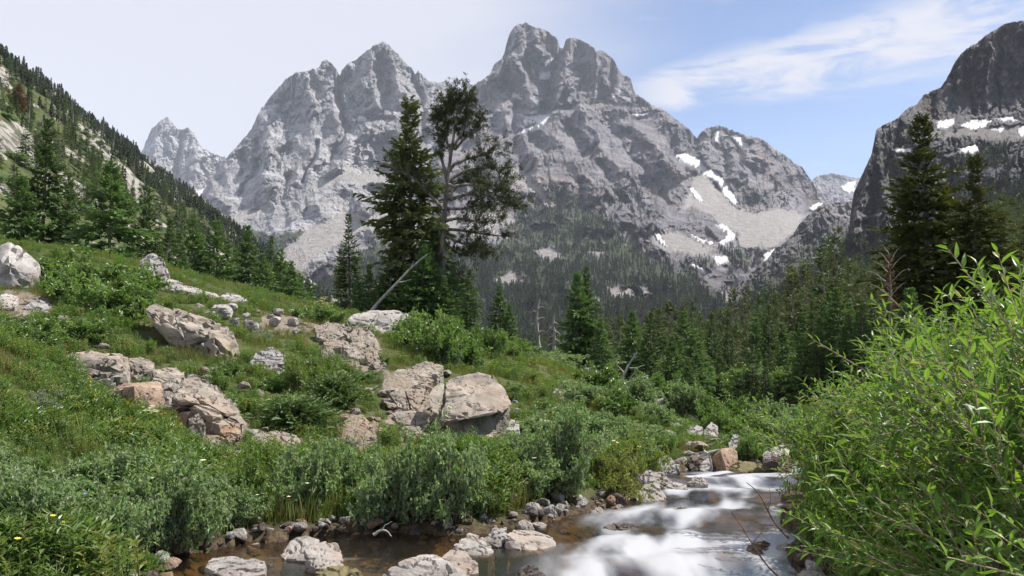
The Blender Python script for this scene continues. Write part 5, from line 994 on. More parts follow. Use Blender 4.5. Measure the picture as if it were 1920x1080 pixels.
# ---- trees on the mountains
def relief_trees(o, n, mask, hmin, hmax, name, umin, umax, vmin, vmax, srcs=FARS):
    u, v = rf.uniform(umin, umax, n), rf.uniform(vmin, vmax, n)
    fi = np.clip(((u - o.u[0]) / (o.u[-1] - o.u[0]) * (o.nu - 1)).astype(int), 0, o.nu - 1); vt = o.vt[fi]; vb = o.vb[fi]
    fj = np.clip(((v - vt) / (vb - vt) * (o.nv - 1)), 0, o.nv - 1).astype(int); vg = o.veg[fj, fi] - o.tal[fj, fi]
    cl = fbm(u / 30, v / 22, 3.3, 4) * 0.7
    ok = (v > vt + 2) & (vg * mask + cl > rf.random(n) * 0.75 + 0.12) & (vg > 0.05)
    P, _ = on_relief(o, u[ok], v[ok]); P[:, 2] -= 0.5; k = len(P)
    return scatter(name, P, rotz(k, rf), wide(rf.uniform(hmin, hmax, k), rf), rf.integers(0, len(srcs), k), srcs)
relief_trees(main_m, 30000, 1.0, 8, 17, 'mountain_forest', 560, 1480, 340, 660)
relief_trees(owen, 2200, 0.8, 7, 14, 'talus_forest', 400, 760, 340, 520)
relief_trees(cliff, 5200, 0.9, 6, 12, 'cliff_forest', 1500, 1990, 240, 560)
relief_trees(knob, 1500, 0.9, 7, 12, 'knoll_forest', 1380, 1720, 400, 560)
# ---------------------------------------------------------------- gnarled pine, dead wood
rp = np.random.default_rng(21)
def curve3(pts, n=10):
    pts = np.asarray(pts, float); s = np.r_[0, np.cumsum(np.linalg.norm(np.diff(pts, axis=0), axis=1))]; q = np.linspace(0, s[-1], n)
    c = np.stack([np.interp(q, s, pts[:, k]) for k in range(3)], -1)
    for _ in range(2): c[1:-1] = 0.25 * c[:-2] + 0.5 * c[1:-1] + 0.25 * c[2:]
    return c
def tufts(g, C, Dm, size, per, r, tone0=0.5):
    """brushes of needles at points C pointing along Dm"""
    n = len(C) * per; P = np.repeat(C, per, 0) + r.normal(size=(n, 3)) * size * 0.16; D = np.repeat(norm(Dm), per, 0) * 0.9 + r.normal(size=(n, 3)) * 0.62
    V, F, T = leaves(P, D, r.normal(size=(n, 3)), size * r.uniform(.6, 1.1, n), size * 0.13, np.clip(tone0 + r.normal(size=n) * 0.22, 0, 1), 0.1, 0.5); g.add(V, F, T)
pd = 36.0; org = pix(829, 620, pd); org[2] = zground(org[0], org[1], False) - 0.1
def pp(u, v, dd=0.0): return pix(u, v, pd + dd) - org
gw, gl_ = Geo(), Geo()
trunk = curve3([(0, 0, 0), pp(829, 520), pp(830, 444), pp(835, 378), pp(842, 311), pp(849, 267), pp(856, 220), pp(862, 168)], 22); addtube(gw, trunk, 0.235, 0.03, 8, 0.8)
LIMBS = [([(838,335),(826,290),(820,250),(822,212)], .3, 1.0), ([(850,285),(868,262),(890,245),(908,220)], .4, .9), ([(844,312),(870,300),(905,290),(936,278)], -.6, .6), ([(840,338),(875,318),(920,312),(962,338)], .8, .8), ([(838,352),(880,345),(930,352),(975,384)], -.4, .9), ([(835,378),(870,365),(905,362),(980,392)], .5, .8), ([(834,392),(868,392),(900,385),(940,396)], 1.0, .8),
         ([(832,415),(862,408),(900,418),(945,410)], -1.0, .7), ([(831,430),(870,432),(910,440),(965,444)], .4, .35), ([(831,440),(860,455),(890,462),(915,478)], -.8, .8), ([(830,450),(850,470),(872,478),(896,470)], 1.2, .9), ([(833,400),(820,380),(775,332),(722,308)], -1.2, .25), ([(852,272),(866,250),(872,225),(878,196)], -.3, 1.0), ([(846,295),(838,262),(836,230),(838,200)], .6, .9), ([(856,230),(848,210),(846,190),(850,176)], .2, 1.0), ([(858,215),(868,200),(874,186),(872,175)], -.2, 1.0),
         ([(836,372),(856,350),(884,330),(912,332)], 1.3, .8), ([(830,470),(815,480),(806,505),(790,520)], -.9, .5), ([(830,490),(850,505),(868,520),(872,540)], .5, .8)]
for pts, dep, lf in LIMBS:
    k = len(pts); c = curve3([pp(u, v, dep * i / (k - 1) * 1.2) for i, (u, v) in enumerate(pts)], 14); c[0] = trunk[np.argmin(np.abs(trunk[:, 2] - c[0, 2]))]
    ln = np.linalg.norm(c[-1] - c[0]); addtube(gw, c, 0.05 + 0.012 * ln, 0.012, 5)
    nt_ = int(14 + 13 * ln)
    for j in range(nt_):
        s = rp.uniform(0.30, 1.0); i = min(int(s * 13), 12); b = c[i] * (1 - (s * 13 - i)) + c[min(i + 1, 13)] * (s * 13 - i)
        dv = norm(c[min(i + 1, 13)] - c[max(i - 1, 0)]) * 0.5 + rp.normal(size=3) * 0.55; dv[2] += 0.22; tl = rp.uniform(0.25, 0.6)
        q = curve3([b, b + dv * tl * 0.5, b + dv * tl + np.array([0, 0, 0.12 * tl])], 4); addtube(gw, q, 0.014, 0.005, 3)
        if rp.random() < lf:
            m_ = 4; C = q[-1] - norm(dv) * np.linspace(0, 0.24, m_)[:, None] + rp.normal(size=(m_, 3)) * 0.07; tufts(gl_, C, np.tile(dv * 0.6 + [0, 0, .5], (m_, 1)), 0.20, 13, rp)
for zf in np.linspace(0.80, 1.0, 26):                     # dense top
    i = int(zf * 21); a = rp.uniform(0, 6.28); rr0 = rp.uniform(.1, .45); C = trunk[i] + np.array([math.cos(a) * rr0, math.sin(a) * rr0, rp.uniform(0, .25)]) + rp.normal(size=(4, 3)) * .09; tufts(gl_, C, np.tile([math.cos(a) * .4, math.sin(a) * .4, .8], (4, 1)), 0.22, 14, rp)
place('pine_tree', [('trunk', gw.mesh('pine_trunk', M_BARK, True)), ('crown', gl_.mesh('pine_crown', M_PINE))], org, 0, 1.0, 'gnarled open-crowned pine with long bare limbs beside the tall spruce', 'tree')

def dead_wood(name, lines, d, label, cat, mat=M_DEAD, r=0.06, mains=1, group=None):
    """bare wood drawn as branching tubes; the first lines are the main stem"""
    u0, v0 = lines[0][0][:2]; o = pix(u0, v0, d); gg = Geo(); g2 = Geo()
    for i, l in enumerate(lines):
        c = curve3([pix(p[0], p[1], d + (p[2] if len(p) > 2 else 0)) - o for p in l], 9); c = c + rp.normal(size=c.shape) * r * 0.12
        addtube(gg if i < mains else g2, c, r if i < mains else r * 0.42, r * (0.35 if i < mains else 0.08), 6 if i < mains else 4)
    parts = [('trunk', gg.mesh('dead_trunk', mat, True))]
    if g2.n: parts.append(('branch', g2.mesh('dead_branch', mat, True)))
    return place(name, parts, o, 0, 1.0, label, cat, group)
dead_wood('leaning_dead_trunk', [[(690,590),(715,562),(745,528),(775,498),(802,476)], [(742,530),(758,528),(772,524)], [(760,512),(772,500),(776,488)]], 33, 'pale bare dead trunk leaning across the foot of the tall spruce', 'dead tree', r=0.075)
dead_wood('dead_snag', [[(1010,648),(1008,615),(1006,590),(1012,560)]] + [[(1008, v), (1008 + s * 8, v - 6), (1008 + s * 14, v - 2)] for v, s in ((625,1),(612,-1),(600,1),(588,-1),(580,1))], 44, 'thin grey dead snag between the small fir pair and the twin-topped firs', 'dead tree', r=0.10)
dead_wood('dead_snag', [[(1038,655),(1040,628),(1037,605),(1040,588)]] + [[(1039, v), (1039 + s * 9, v + 4), (1039 + s * 15, v + 12)] for v, s in ((635,1),(628,-1),(620,1),(612,-1),(604,1),(642,-1))], 46, 'shorter ragged dead snag next to the twin-topped firs', 'dead tree', r=0.10)
dead_wood('fallen_dead_tree', [[(1152,735),(1172,700),(1182,676),(1195,660)], [(1152,735),(1165,722),(1185,715),(1215,705)], [(1165,722),(1180,735),(1200,742),(1225,738)], [(1172,700),(1160,690),(1155,676)], [(1180,690),(1195,690),(1210,684)], [(1160,728),(1148,715),(1143,700)], [(1195,742),(1200,725),(1206,712)], [(1178,718),(1184,704),(1194,698)]], 30, 'twisted grey fallen dead tree lying among bushes', 'dead tree', r=0.07, mains=2)
dead_wood('driftwood_log', [[(985,928,0),(1040,926,.15),(1100,924,.3),(1160,918,.5),(1192,908,.7)], [(1150,920,.4),(1170,900,.4),(1182,886,.5)]], 9.35, 'pale bleached driftwood log lying under the willows by the creek', 'log', r=0.035)
dead_wood('dead_bare_shrub', [[(1668,610),(1672,560),(1670,520),(1665,490)]] + [[(1670, v), (1670 + s * 14, v - 14), (1670 + s * 26, v - 20 - abs(s) * 6), (1670 + s * 34, v - 26)] for v, s in ((540,-1),(530,1),(515,-1.1),(505,.8),(498,-.7),(555,.9),(560,-1.1),(490,.5),(484,-.5),(520,-.6),(535,-1.3),(548,-.7))], 34, 'grey leafless dead shrub in front of the tall olive-green fir', 'dead shrub', r=0.05)
dead_wood('creek_driftwood', [[(1318,846),(1330,850),(1332,866),(1336,880)], [(1308,858),(1330,848),(1352,842)]], 13.6, 'small pale driftwood branch caught on the creek bend rocks', 'driftwood', r=0.03, mains=2)
dead_wood('gravel_driftwood', [[(700,1003),(716,992),(728,996),(734,1006)], [(716,992),(722,984),(736,978)]], 7.1, 'short curved driftwood stick on the side channel gravel', 'driftwood', r=0.014)
dead_wood('bare_willow_twig', [[(1470,1090),(1435,1060),(1410,1020),(1390,985),(1372,960)], [(1410,1020),(1428,1000),(1436,975)], [(1420,1035),(1402,1030),(1388,1032)]], 4.2, 'bare brown twig reaching out over the white water', 'twig', M_RTWIG, r=0.006)
dead_wood('bare_willow_twig', [[(1480,1010),(1452,985),(1436,950),(1420,915),(1400,905)], [(1440,960),(1446,930),(1440,905)], [(1452,985),(1430,985),(1412,975)]], 5.0, 'forked bare twig hanging over the rapids beside the bright willow', 'twig', M_RTWIG, r=0.007)
RF = conifer('red_fir', 41, 3.6, 0.8, M_RED, dens=26, tw=9, gap=0.2, bare=0.35); tree_px(RF, 3.6, 1676, 480, 640, 33, 'rust-red dead fir beside the grey leafless shrub', wf=0.8)
RF2 = conifer('red_hill_fir', 42, 10.0, 2.6, M_RED, dens=14, tw=7, power=.5, twl=.36); hd = 170.0; hp = pix(32, 200, hd)
hd = ground_hit(32, 205, 40, 900) or 170.0; tree_px(RF2, 10.0, 32, 158, 206, hd, 'reddish dying conifer on the steep rocky hillside', name='conifer', wf=1.5)

# ---------------------------------------------------------------- shrubs
def shrub(name, seed, Rad, H, nst, ntw, nlf, LL, LW, mat, twig=M_TWIG, ell=0.0, droop=0.1, long=False, upright=0.35):
    r = np.random.default_rng(seed); gs_, gf = Geo(), Geo(); P, D, T = [], [], []
    lumps = []
    for i in range(13):
        a, q = r.uniform(0, 6.283), math.sqrt(r.random()); lumps.append((math.cos(a) * q * Rad * .82, math.sin(a) * q * Rad * .82, H * math.sqrt(max(0.02, 1 - 0.95 * q * q)) * r.uniform(.6, 1.0)))
    for i in range(nst):
        lx, ly, lz = lumps[r.integers(13)]; top = np.array([lx + r.normal() * .14 * Rad, ly + r.normal() * .14 * Rad, max(.1 * H, lz + r.normal() * .10 * H)])
        b = np.array([top[0], top[1], 0]) * 0.3
        c = curve3([b, b + (top - b) * 0.5 + [0, 0, 0.14 * H] + r.normal(size=3) * 0.06 * Rad, top], 8); addtube(gs_, c, 0.010 * H + 0.003, 0.002, 3)
        for j in range(ntw):
            s = r.uniform(0.22, 1.0); k = min(int(s * 7), 6); p = c[k] + (c[k + 1] - c[k]) * (s * 7 - k); dv = norm(c[k + 1] - c[k]) * 0.7 + r.normal(size=3) * 0.6; dv[2] += upright; dv = norm(dv); tl = r.uniform(.10, .24) * (Rad + H) * 0.5
            t_ = np.linspace(0.15, 1, nlf)[:, None]; P.append(p + dv * tl * t_); ld = dv * 0.35 + r.normal(size=(nlf, 3)) * 0.8; ld[:, 2] += 0.05; D.append(ld); T.append(np.full(nlf, np.clip(0.15 + 0.5 * s + r.normal() * 0.15, 0, 1)))
            if j % 2 == 0: addtube(gs_, np.array([p, p + dv * tl]), 0.003, 0.001, 3)
    P, D, T = np.concatenate(P), np.concatenate(D), np.concatenate(T); n = len(P); P = P[P[:, 2] > 0.0] if False else P
    T = np.clip(T + r.normal(size=n) * 0.2, 0, 1); up = np.tile([0, 0, 1.0], (n, 1)) + r.normal(size=(n, 3)) * 0.7
    f = longleaves if long else leaves
    gf.add(*f(P, D, up, LL * r.uniform(.6, 1.15, n), LW * r.uniform(.75, 1.2, n), T, droop=droop))
    return gs_.mesh(name + '_stems', twig, True), gf.mesh(name + '_leaves', mat)
WIL = [shrub('willow_%d' % k, 300 + k, 1.0, 0.95, 84, 9, 11, 0.078, 0.042, M_WILLOW, upright=0.05) for k in range(4)]
BRD = [shrub('broad_%d' % k, 320 + k, 1.0, 0.85, 46, 8, 9, 0.12, 0.05, M_BROAD, upright=0.2) for k in range(3)]
FIN = [shrub('fine_%d' % k, 330 + k, 1.0, 0.9, 80, 9, 11, 0.080, 0.022, M_BWILLOW, upright=0.4) for k in range(1)]
FRB = [shrub('forb_%d' % k, 340 + k, 1.0, 0.8, 55, 8, 9, 0.085, 0.034, M_FORB, upright=0.4) for k in range(2)]
JUN = [conifer('mat_juniper', 350, 0.7, 1.0, M_FIR, dens=260, tw=8, power=0.4, droop=-0.35, twl=0.2)]
SAG = [shrub('sage', 360, 1.0, 0.8, 40, 7, 8, 0.08, 0.03, M_SAGE)]
def bush(kind, u, vb, wpx, hpx, label, group=None, d=None, name='willow_shrub', cat='shrub', k=None, wide_=1.15):
    d = d or ground_hit(u, vb)
    if d is None: d = 30.0
    p = pix(u, vb, d); z = float(zground(p[0], p[1], False)) - 0.04; w = wpx / 2 / FPX * d; h = hpx / FPX * d
    me = kind[k if k is not None else random.randrange(len(kind))]; h *= random.uniform(.85, 1.18)
    return place(name, [('stems', me[0]), ('foliage', me[1])], (p[0], p[1] + w * 0.4, z), random.uniform(0, 6.28), (w * wide_, w * wide_, h * 1.05), label, cat, group)
WG = 'grey-green willows along the creek bank'
for u, vb, w, h in [(20,1085,270,210),(165,1075,230,160),(295,1040,230,195),(405,1005,170,120),(60,985,230,110),(190,960,250,120),(440,960,190,130),(580,960,200,145),(668,975,120,70),(735,985,200,165),(845,985,210,190),(915,965,120,70),(985,940,180,120),(1060,945,190,160),(1140,935,180,130),(1200,905,140,120),(965,890,170,95),(1075,885,180,80),(1175,872,150,85),(1240,855,110,60),(1110,845,150,55),(-70,1040,240,190),(-70,950,240,120),(1215,835,110,50),(1150,820,110,50)]:
    if int(u) % 4 == 0 and u > 100 and u != 580 and u != 1060: bush(FRB, u, vb, w, h * 1.0, 'fresher green broad-leaved bush growing between the grey-green creek willows', 'green bushes between the creek willows', name='leafy_shrub', wide_=1.0)
    else: bush(WIL, u, vb, w, h * 0.95, 'rounded grey-green willow bush in the thicket along the creek bank', WG, wide_=1.1)
BG = 'leafy shrubs beside the pale angular boulder'
for u, vb, w, h in [(105,530,150,70),(170,545,170,80),(240,560,140,75),(130,580,170,80),(200,600,170,85),(255,600,110,70),(60,640,150,60),(20,655,150,70),(130,640,140,55)]:
    bush(BRD, u, vb, w, h, 'broad-leaved green shrub on the slope beside the large pale angular boulder', BG, name='leafy_shrub')
LG = 'low shrubs dotted over the meadow slope'
for i, (u, vb, w, h) in enumerate([(330,645,70,38),(420,705,70,34),(90,725,100,48),(40,770,110,52),(160,835,110,48),(300,850,120,46),(390,872,110,42),(480,640,60,32),(555,668,60,30),(700,690,60,30),(650,745,70,36),(60,855,120,52),(230,885,110,46),(960,745,80,36),(1000,722,70,32),(1080,745,80,36),(360,655,60,32),(500,735,70,34),(20,700,90,44),(180,770,90,40),(110,800,100,46),(690,720,60,30),(860,700,60,26)]):
    bush((FRB, BRD, FRB, SAG)[i % 4], u, vb, w, h, 'low leafy shrub dotted on the meadow slope between the outcrops', LG, name='low_shrub')
bush(FRB, 560, 745, 100, 95, 'round bright green shrub beside the dark grey rounded boulder', name='leafy_shrub')
bush(FRB, 600, 728, 80, 70, 'smaller green shrub touching the round bright green shrub', name='leafy_shrub')
bush(JUN, 545, 815, 150, 75, 'low dark feathery juniper between the two rock outcrops', name='juniper')
bush(JUN, 620, 770, 110, 60, 'spreading dark juniper beside bare soil', name='juniper')
SG = 'leafy shrubs at the foot of the gnarled pine'
for u, vb, w, h in [(790,665,130,75),(840,685,130,95),(880,690,120,80),(815,640,130,70),(905,672,90,70),(760,640,90,60)]:
    bush(BRD, u, vb, w, h, 'leafy green shrub below the gnarled pine and young firs', SG, name='leafy_shrub')
bush(FRB, 935, 668, 90, 50, 'bright yellow-green mound of herbs beside the small fir pair', name='leafy_shrub')
bush(BRD, 600, 610, 90, 48, 'pale-flowering shrub on the crest beside the slim firs', name='leafy_shrub')
bush(BRD, 570, 600, 70, 36, 'low leafy shrub next to the pale-flowering shrub', name='leafy_shrub')
bush(FIN, 243, 1082, 112, 62, 'lone bright green fine-leaved shrub at the edge of the side channel', name='leafy_shrub')
bush(SAG, 645, 690, 70, 32, 'silvery sage clump among the broken tan rocks', name='sage_clump')
bush(SAG, 850, 690, 50, 45, 'silvery-leaved shrub under the gnarled pine', name='sage_clump')
MG = 'mixed bushes above the creek bend'
for i, (u, vb, w, h) in enumerate([(1130,735,120,60),(1190,760,110,60),(1240,755,110,60),(1290,790,110,60),(1150,780,120,55),(1220,800,110,55),(1350,830,90,60),(1400,855,100,60),(1430,840,110,70),(1460,820,120,70),(1340,800,110,55),(1090,760,110,45),(1060,800,120,50),(1000,830,130,50),(1420,870,80,55),(1490,850,110,80),(1400,800,120,60),(1190,710,120,50),(1390,745,120,48),(1440,742,120,48),(1490,738,120,48),(1540,735,120,52),(1360,752,110,42),(1250,725,110,50),(1130,700,110,40),(1050,690,110,35),(980,668,110,35)]):
    bush(WIL if i % 2 else BRD, u, vb, w, h, 'green bush in the mixed scrub above the creek bend', MG, name='bush')

for x_, y_, w_, h_ in [(2.35,4.6,.5,.6),(2.45,5.3,.5,.65),(2.65,6.2,.55,.7),(2.95,7.1,.55,.75),(3.3,8.2,.6,.75),(2.75,5.0,.65,.75),(2.95,6.0,.7,.9),(3.35,7.0,.7,.95),(3.65,8.2,.75,1.0),(4.1,9.5,.8,1.0),(4.7,10.8,.8,1.0),(5.4,11.8,.8,1.0),(6.4,12.8,.9,1.1),(2.3,4.0,.5,.6),(3.5,5.4,.8,1.1),(4.2,7.2,.9,1.2),(5.0,9.2,.9,1.3),(3.3,4.2,.7,1.0),(2.1,3.2,.45,.6),(6.2,10.6,1.0,1.3)]:
    k_ = FIN[0]; place('leafy_shrub', [('stems', k_[0]), ('foliage', k_[1])], (x_, y_, float(zground(x_, y_, False)) - .05), random.uniform(0, 6.28), (w_, w_, h_), 'fresh green fine-leaved shrub on the bank under the bright willows', 'shrub', 'fine-leaved shrubs under the bright willows')
x, y = rf.uniform(-520, -20, 9000), rf.uniform(70, 900, 9000); L_ = (-6 - 0.15 * (y - 30)) - x; ok = (L_ > 8) & (L_ < 345) & (x / y > -0.72) & (x / y < -0.2) & (fbm(x / 26, y / 40, 9.1, 4) + 0.15 < 0.40) & (fbm(x / 9, y / 9, 2.2, 3) > -0.05)
x, y = x[ok], y[ok]; n = len(x); scatter('hillside_scrub', np.stack([x, y, zground(x, y, False) - 0.2], -1), rotz(n, rf, 0.1), wide(rf.uniform(.8, 2.2, n), rf) * [1.3, 1.3, 0.8], rf.integers(0, 4, n), [BRD[0][1], WIL[0][1], WIL[1][1], FRB[0][1]])
# ---- the big bright willow overhanging the creek
leafP, leafD, leafU, leafL, leafW, leafT, leafB = [], [], [], [], [], [], []
BW = [((2.30, 3.3), 28, 1.45, -0.55, 'bright long-leaved willow overhanging the white water'), ((2.75, 4.3), 36, 1.62, -0.75, 'bright willow with pale arching stems behind the overhanging one'), ((3.25, 5.6), 36, 1.72, -0.7, 'tall bright willow in front of the olive firs'), ((2.45, 2.2), 16, 1.9, -0.35, 'willow clump with the largest glossy leaves and tallest tips'), ((4.0, 6.9), 30, 1.7, -0.8, 'bright willow farther down the bank beside the capstone'), ((3.1, 7.2), 32, 1.15, -0.5, 'dense willow at the edge of the smooth white chute'), ((3.2, 3.0), 22, 1.9, -0.5, 'willow clump standing between the tallest tips and the arching stems'), ((2.5, 3.6), 26, 2.05, -0.22, 'upright willow whose tips reach highest before the shorter olive fir'), ((3.05, 4.7), 28, 2.0, -0.25, 'upright willow filling the gap behind the highest tips')]
BW = [((a_[0] + 0.17, a_[1]), int(n_ * 1.35), h_, l_ * 0.86, t_) for a_, n_, h_, l_, t_ in BW]
BW_E = []
for bi, ((bx, by), ns, hh_, lean, lab) in enumerate(BW):
    r = np.random.default_rng(500 + bi); bz = float(zground(bx, by, False)); gs_ = Geo(); o = np.array([bx, by, bz - 0.05])
    for i in range(ns):
        a = r.uniform(0, 6.283); q = math.sqrt(r.random()); b = np.array([math.cos(a) * 0.35 * q, math.sin(a) * 0.35 * q, 0])
        reach = r.uniform(0.1, 1.0); tip = np.array([lean * reach * 1.5 + 0.55 * r.normal() * 0.6, 0.45 * r.normal() - 0.1, hh_ * (1.05 - 0.66 * reach ** 1.6) * r.uniform(.62, 1.06)])
        c = curve3([b, b + (tip - b) * 0.45 + [0.05, 0, 0.14 * hh_], tip], 12); addtube(gs_, c, 0.0095, 0.0025, 5)
        lines = [(c, 0.28 if i % 4 else 0.9)]
        if i % 4 == 0: addtube(gs_, c * [1, 1, 1.0], 0.013, 0.0035, 5)
        for j in range(5):
            s = r.uniform(.3, .9); k = min(int(s * 11), 10); dv = norm(norm(c[k + 1] - c[k]) + r.normal(size=3) * 0.42 + [-0.05, 0, .28]); p = c[k]; w_ = curve3([p, p + dv * .2, p + dv * .42 + [0, 0, .05]], 6); addtube(gs_, w_, 0.004, 0.0012, 4); lines.append((w_, 0.12))
        for c2, s0 in lines:
            ln = np.linalg.norm(np.diff(c2, axis=0), axis=1).sum(); nl = int(ln * (1 - s0) / 0.024); s = np.linspace(s0, 1, nl); k = np.minimum((s * (len(c2) - 1)).astype(int), len(c2) - 2); fr_ = (s * (len(c2) - 1) - k)[:, None]
            p = c2[k] * (1 - fr_) + c2[k + 1] * fr_; tg = norm(c2[k + 1] - c2[k]); th = np.arange(nl) * 2.4 + r.uniform(0, 6); e1 = norm(np.cross(tg, [0.2, 1, 0.3])); e2 = np.cross(tg, e1)
            D = tg * 0.75 + (e1 * np.cos(th)[:, None] + e2 * np.sin(th)[:, None]) * 0.7 + r.normal(size=(nl, 3)) * 0.15
            leafP.append(p + o); leafD.append(D); leafU.append(np.tile([0, 0, 1.0], (nl, 1)) + r.normal(size=(nl, 3)) * 0.5); leafL.append(r.uniform(.050, .100, nl)); leafW.append(r.uniform(.014, .026, nl)); leafT.append(np.clip(0.12 + 0.45 * s + r.normal(size=nl) * 0.24 + 0.12 * r.normal(), 0, 1)); leafB.append(np.full(nl, bi))
    BW_E.append((place('bright_willow', [('stems', gs_.mesh('bright_willow_stems', M_TWIG, True))], o, 0, 1.0, lab, 'shrub', 'bright willows overhanging the creek'), o))
leafP, leafD, leafU, leafL, leafW, leafT, leafB = map(np.concatenate, (leafP, leafD, leafU, leafL, leafW, leafT, leafB))
lu, lv = topix(leafP); vis = (lu > 1380) & (lu < 1915) & (lv > 380) & (lv < 1075) & (leafP[:, 1] > 1.0)
cand = np.nonzero(vis)[0]; single = cand[np.argsort(leafP[cand, 1])[:290]]; mask = np.ones(len(leafP), bool); mask[single] = False
for bi, (e, o) in enumerate(BW_E):
    k = mask & (leafB == bi); gg = Geo(); gg.add(*longleaves(leafP[k] - o, leafD[k], leafU[k], leafL[k], leafW[k], leafT[k]))
    f = bpy.data.objects.new('foliage', gg.mesh('bright_willow_leaves', M_BWILLOW)); COL.objects.link(f); f.parent = e; f['kind'] = 'stuff'
LEAF = []
for t_ in (0.2, 0.45, 0.7, 0.92):
    gg = Geo(); gg.add(*longleaves(np.zeros((1, 3)), np.array([[1.0, 0, 0]]), np.array([[0, 0, 1.0]]), 1.0, 0.2, np.array([t_]))); LEAF.append(gg.mesh('willow_leaf', M_BWILLOW))
for i in single:
    D = norm(leafD[i]); S = norm(np.cross(D, leafU[i])); Nn = np.cross(S, D); e, o = BW_E[leafB[i]]
    Mx = Matrix(((D[0], -S[0], Nn[0]), (D[1], -S[1], Nn[1]), (D[2], -S[2], Nn[2]))).to_4x4(); Mx.translation = Vector(leafP[i] - o)
    q = bpy.data.objects.new('leaf', LEAF[int(min(3, leafT[i] * 4))]); COL.objects.link(q); q.parent = e; q.matrix_local = Mx @ Matrix.Diagonal((leafL[i], leafW[i] * 5, leafL[i], 1))

# ---------------------------------------------------------------- grass, herbs, flowers
def tuft(name, seed, n, H, W, mat, spread=0.5, bend=0.35, heads=None):
    r = np.random.default_rng(seed); a = r.uniform(0, 6.283, n); q = np.sqrt(r.random(n)) * spread * 0.5; P = np.stack([np.cos(a) * q, np.sin(a) * q, np.full(n, -0.03)], -1)
    D = np.stack([np.cos(a) * bend * r.uniform(.2, 1.4, n), np.sin(a) * bend * r.uniform(.2, 1.4, n), np.ones(n)], -1); g = Geo()
    g.add(*longleaves(P, D, np.stack([np.cos(a), np.sin(a), np.full(n, .3)], -1), H * r.uniform(.5, 1.1, n), W, np.clip(r.normal(size=n) * .25 + .5, 0, 1), droop=0.3)); return g.mesh(name, mat)
def herb(name, seed, n, H, LL, LW, mat, per=14, spread=0.5):
    r = np.random.default_rng(seed); g = Geo(); P, D = [], []
    for i in range(n):
        a = r.uniform(0, 6.28); q = r.uniform(0, spread * .5); b = np.array([math.cos(a) * q, math.sin(a) * q, 0]); h = H * r.uniform(.6, 1.1); t = b + [r.normal() * .12 * h, r.normal() * .12 * h, h]; addtube(g, np.array([b - [0, 0, .03], t]), .006, .003, 3)
        s = np.linspace(.2, 1, per)[:, None]; th = np.arange(per) * 2.4; P.append(b + (t - b) * s); D.append(np.stack([np.cos(th), np.sin(th), .35 + .5 * s[:, 0]], -1))
    P, D = np.concatenate(P), np.concatenate(D); m_ = len(P); g.add(*leaves(P, D, np.tile([0, 0, 1.0], (m_, 1)) + r.normal(size=(m_, 3)) * .3, LL * r.uniform(.6, 1.1, m_), LW, np.clip(r.normal(size=m_) * .25 + .5, 0, 1), 0.2, .45, .15)); return g.mesh(name, mat)
def flower(name, seed, n, H, size, mat, spread=0.4, spike=False):
    r = np.random.default_rng(seed); g = Geo(); P, D = [], []
    for i in range(n):
        a = r.uniform(0, 6.28); q = r.uniform(0, spread); c = np.array([math.cos(a) * q, math.sin(a) * q, H * r.uniform(.8, 1.15)]); k = 9
        th = np.arange(k) * 6.283 / k
        off = np.stack([np.zeros(k), np.zeros(k), np.linspace(-.3, 0, k) * H], -1) if spike else np.zeros((k, 3)); P.append(c + off); D.append(np.stack([np.cos(th * (2.4 if spike else 1)), np.sin(th * (2.4 if spike else 1)), np.full(k, .35)], -1))
    P, D = np.concatenate(P), np.concatenate(D); m_ = len(P); g.add(*leaves(P, D, np.tile([0, 0, 1.0], (m_, 1)), size, size * .6, np.full(m_, .5), .1)); return g.mesh(name, mat)
KIND = [tuft('grass_a', 1, 26, .30, .010, M_GRASS), tuft('grass_b', 2, 20, .22, .010, M_GRASS), herb('forb_a', 3, 10, .30, .075, .022, M_FORB, 18), herb('forb_b', 4, 8, .22, .065, .030, M_FORB), herb('forb_c', 5, 9, .36, .085, .015, M_BROAD, 18),
        tuft('sedge', 6, 34, .26, .007, M_DRY, .4, .5), flower('yellow', 7, 5, .32, .018, M_YEL), flower('cream', 8, 4, .36, .03, M_CREAM), flower('orange', 9, 4, .34, .02, M_ORG), flower('blue', 10, 4, .34, .018, M_BLUE), flower('spike', 11, 3, .42, .016, M_YEL, .2, True), tuft('dark_sedge', 12, 26, .22, .010, M_GRASS, .6, .6)]
rg = np.random.default_rng(99)
n = 75000; a = np.radians(rg.uniform(-44, 40, n)); r_ = np.exp(rg.uniform(math.log(3.8), math.log(42), n)); x, y = r_ * np.sin(a), r_ * np.cos(a)
sd = polysd(STREAM, x, y); z = zground(x, y); u, v = topix(np.stack([x, y, z], -1))
soil = np.zeros(n)
for pg in SOIL: soil = np.maximum(soil, sstep(-14, 10, polysd(pg, u + 14 * perlin(u / 14, v / 14, 2.2), v + 14 * perlin(u / 14, v / 14, 6.2))))
ok = (sd < -0.30) & (rg.random(n) > soil * 0.90) & ~((x > 1.2) & (y < 2.5))
for o in [q for q in COL.objects if q.get('category') == 'stone' and q.type == 'MESH']:
    ok &= np.hypot(x - o.location[0], y - o.location[1] + 0.2 * o.scale[0]) > 0.62 * o.scale[0] + 0.03
for o in [q for q in COL.objects if q.get('category') in ('rock', 'boulder') and q.type == 'MESH']:
    b = np.array([list(q) for q in o.bound_box]); c = b.mean(0) + np.array(o.location); hw_ = (b.max(0) - b.min(0)) / 2
    ok &= ((x - c[0]) / (hw_[0] * 1.0)) ** 2 + ((y - c[1]) / (hw_[1] * 1.05)) ** 2 > 1
x, y, z, soil, u, v = x[ok], y[ok], z[ok], soil[ok], u[ok], v[ok]; n = len(x); r_ = np.hypot(x, y)
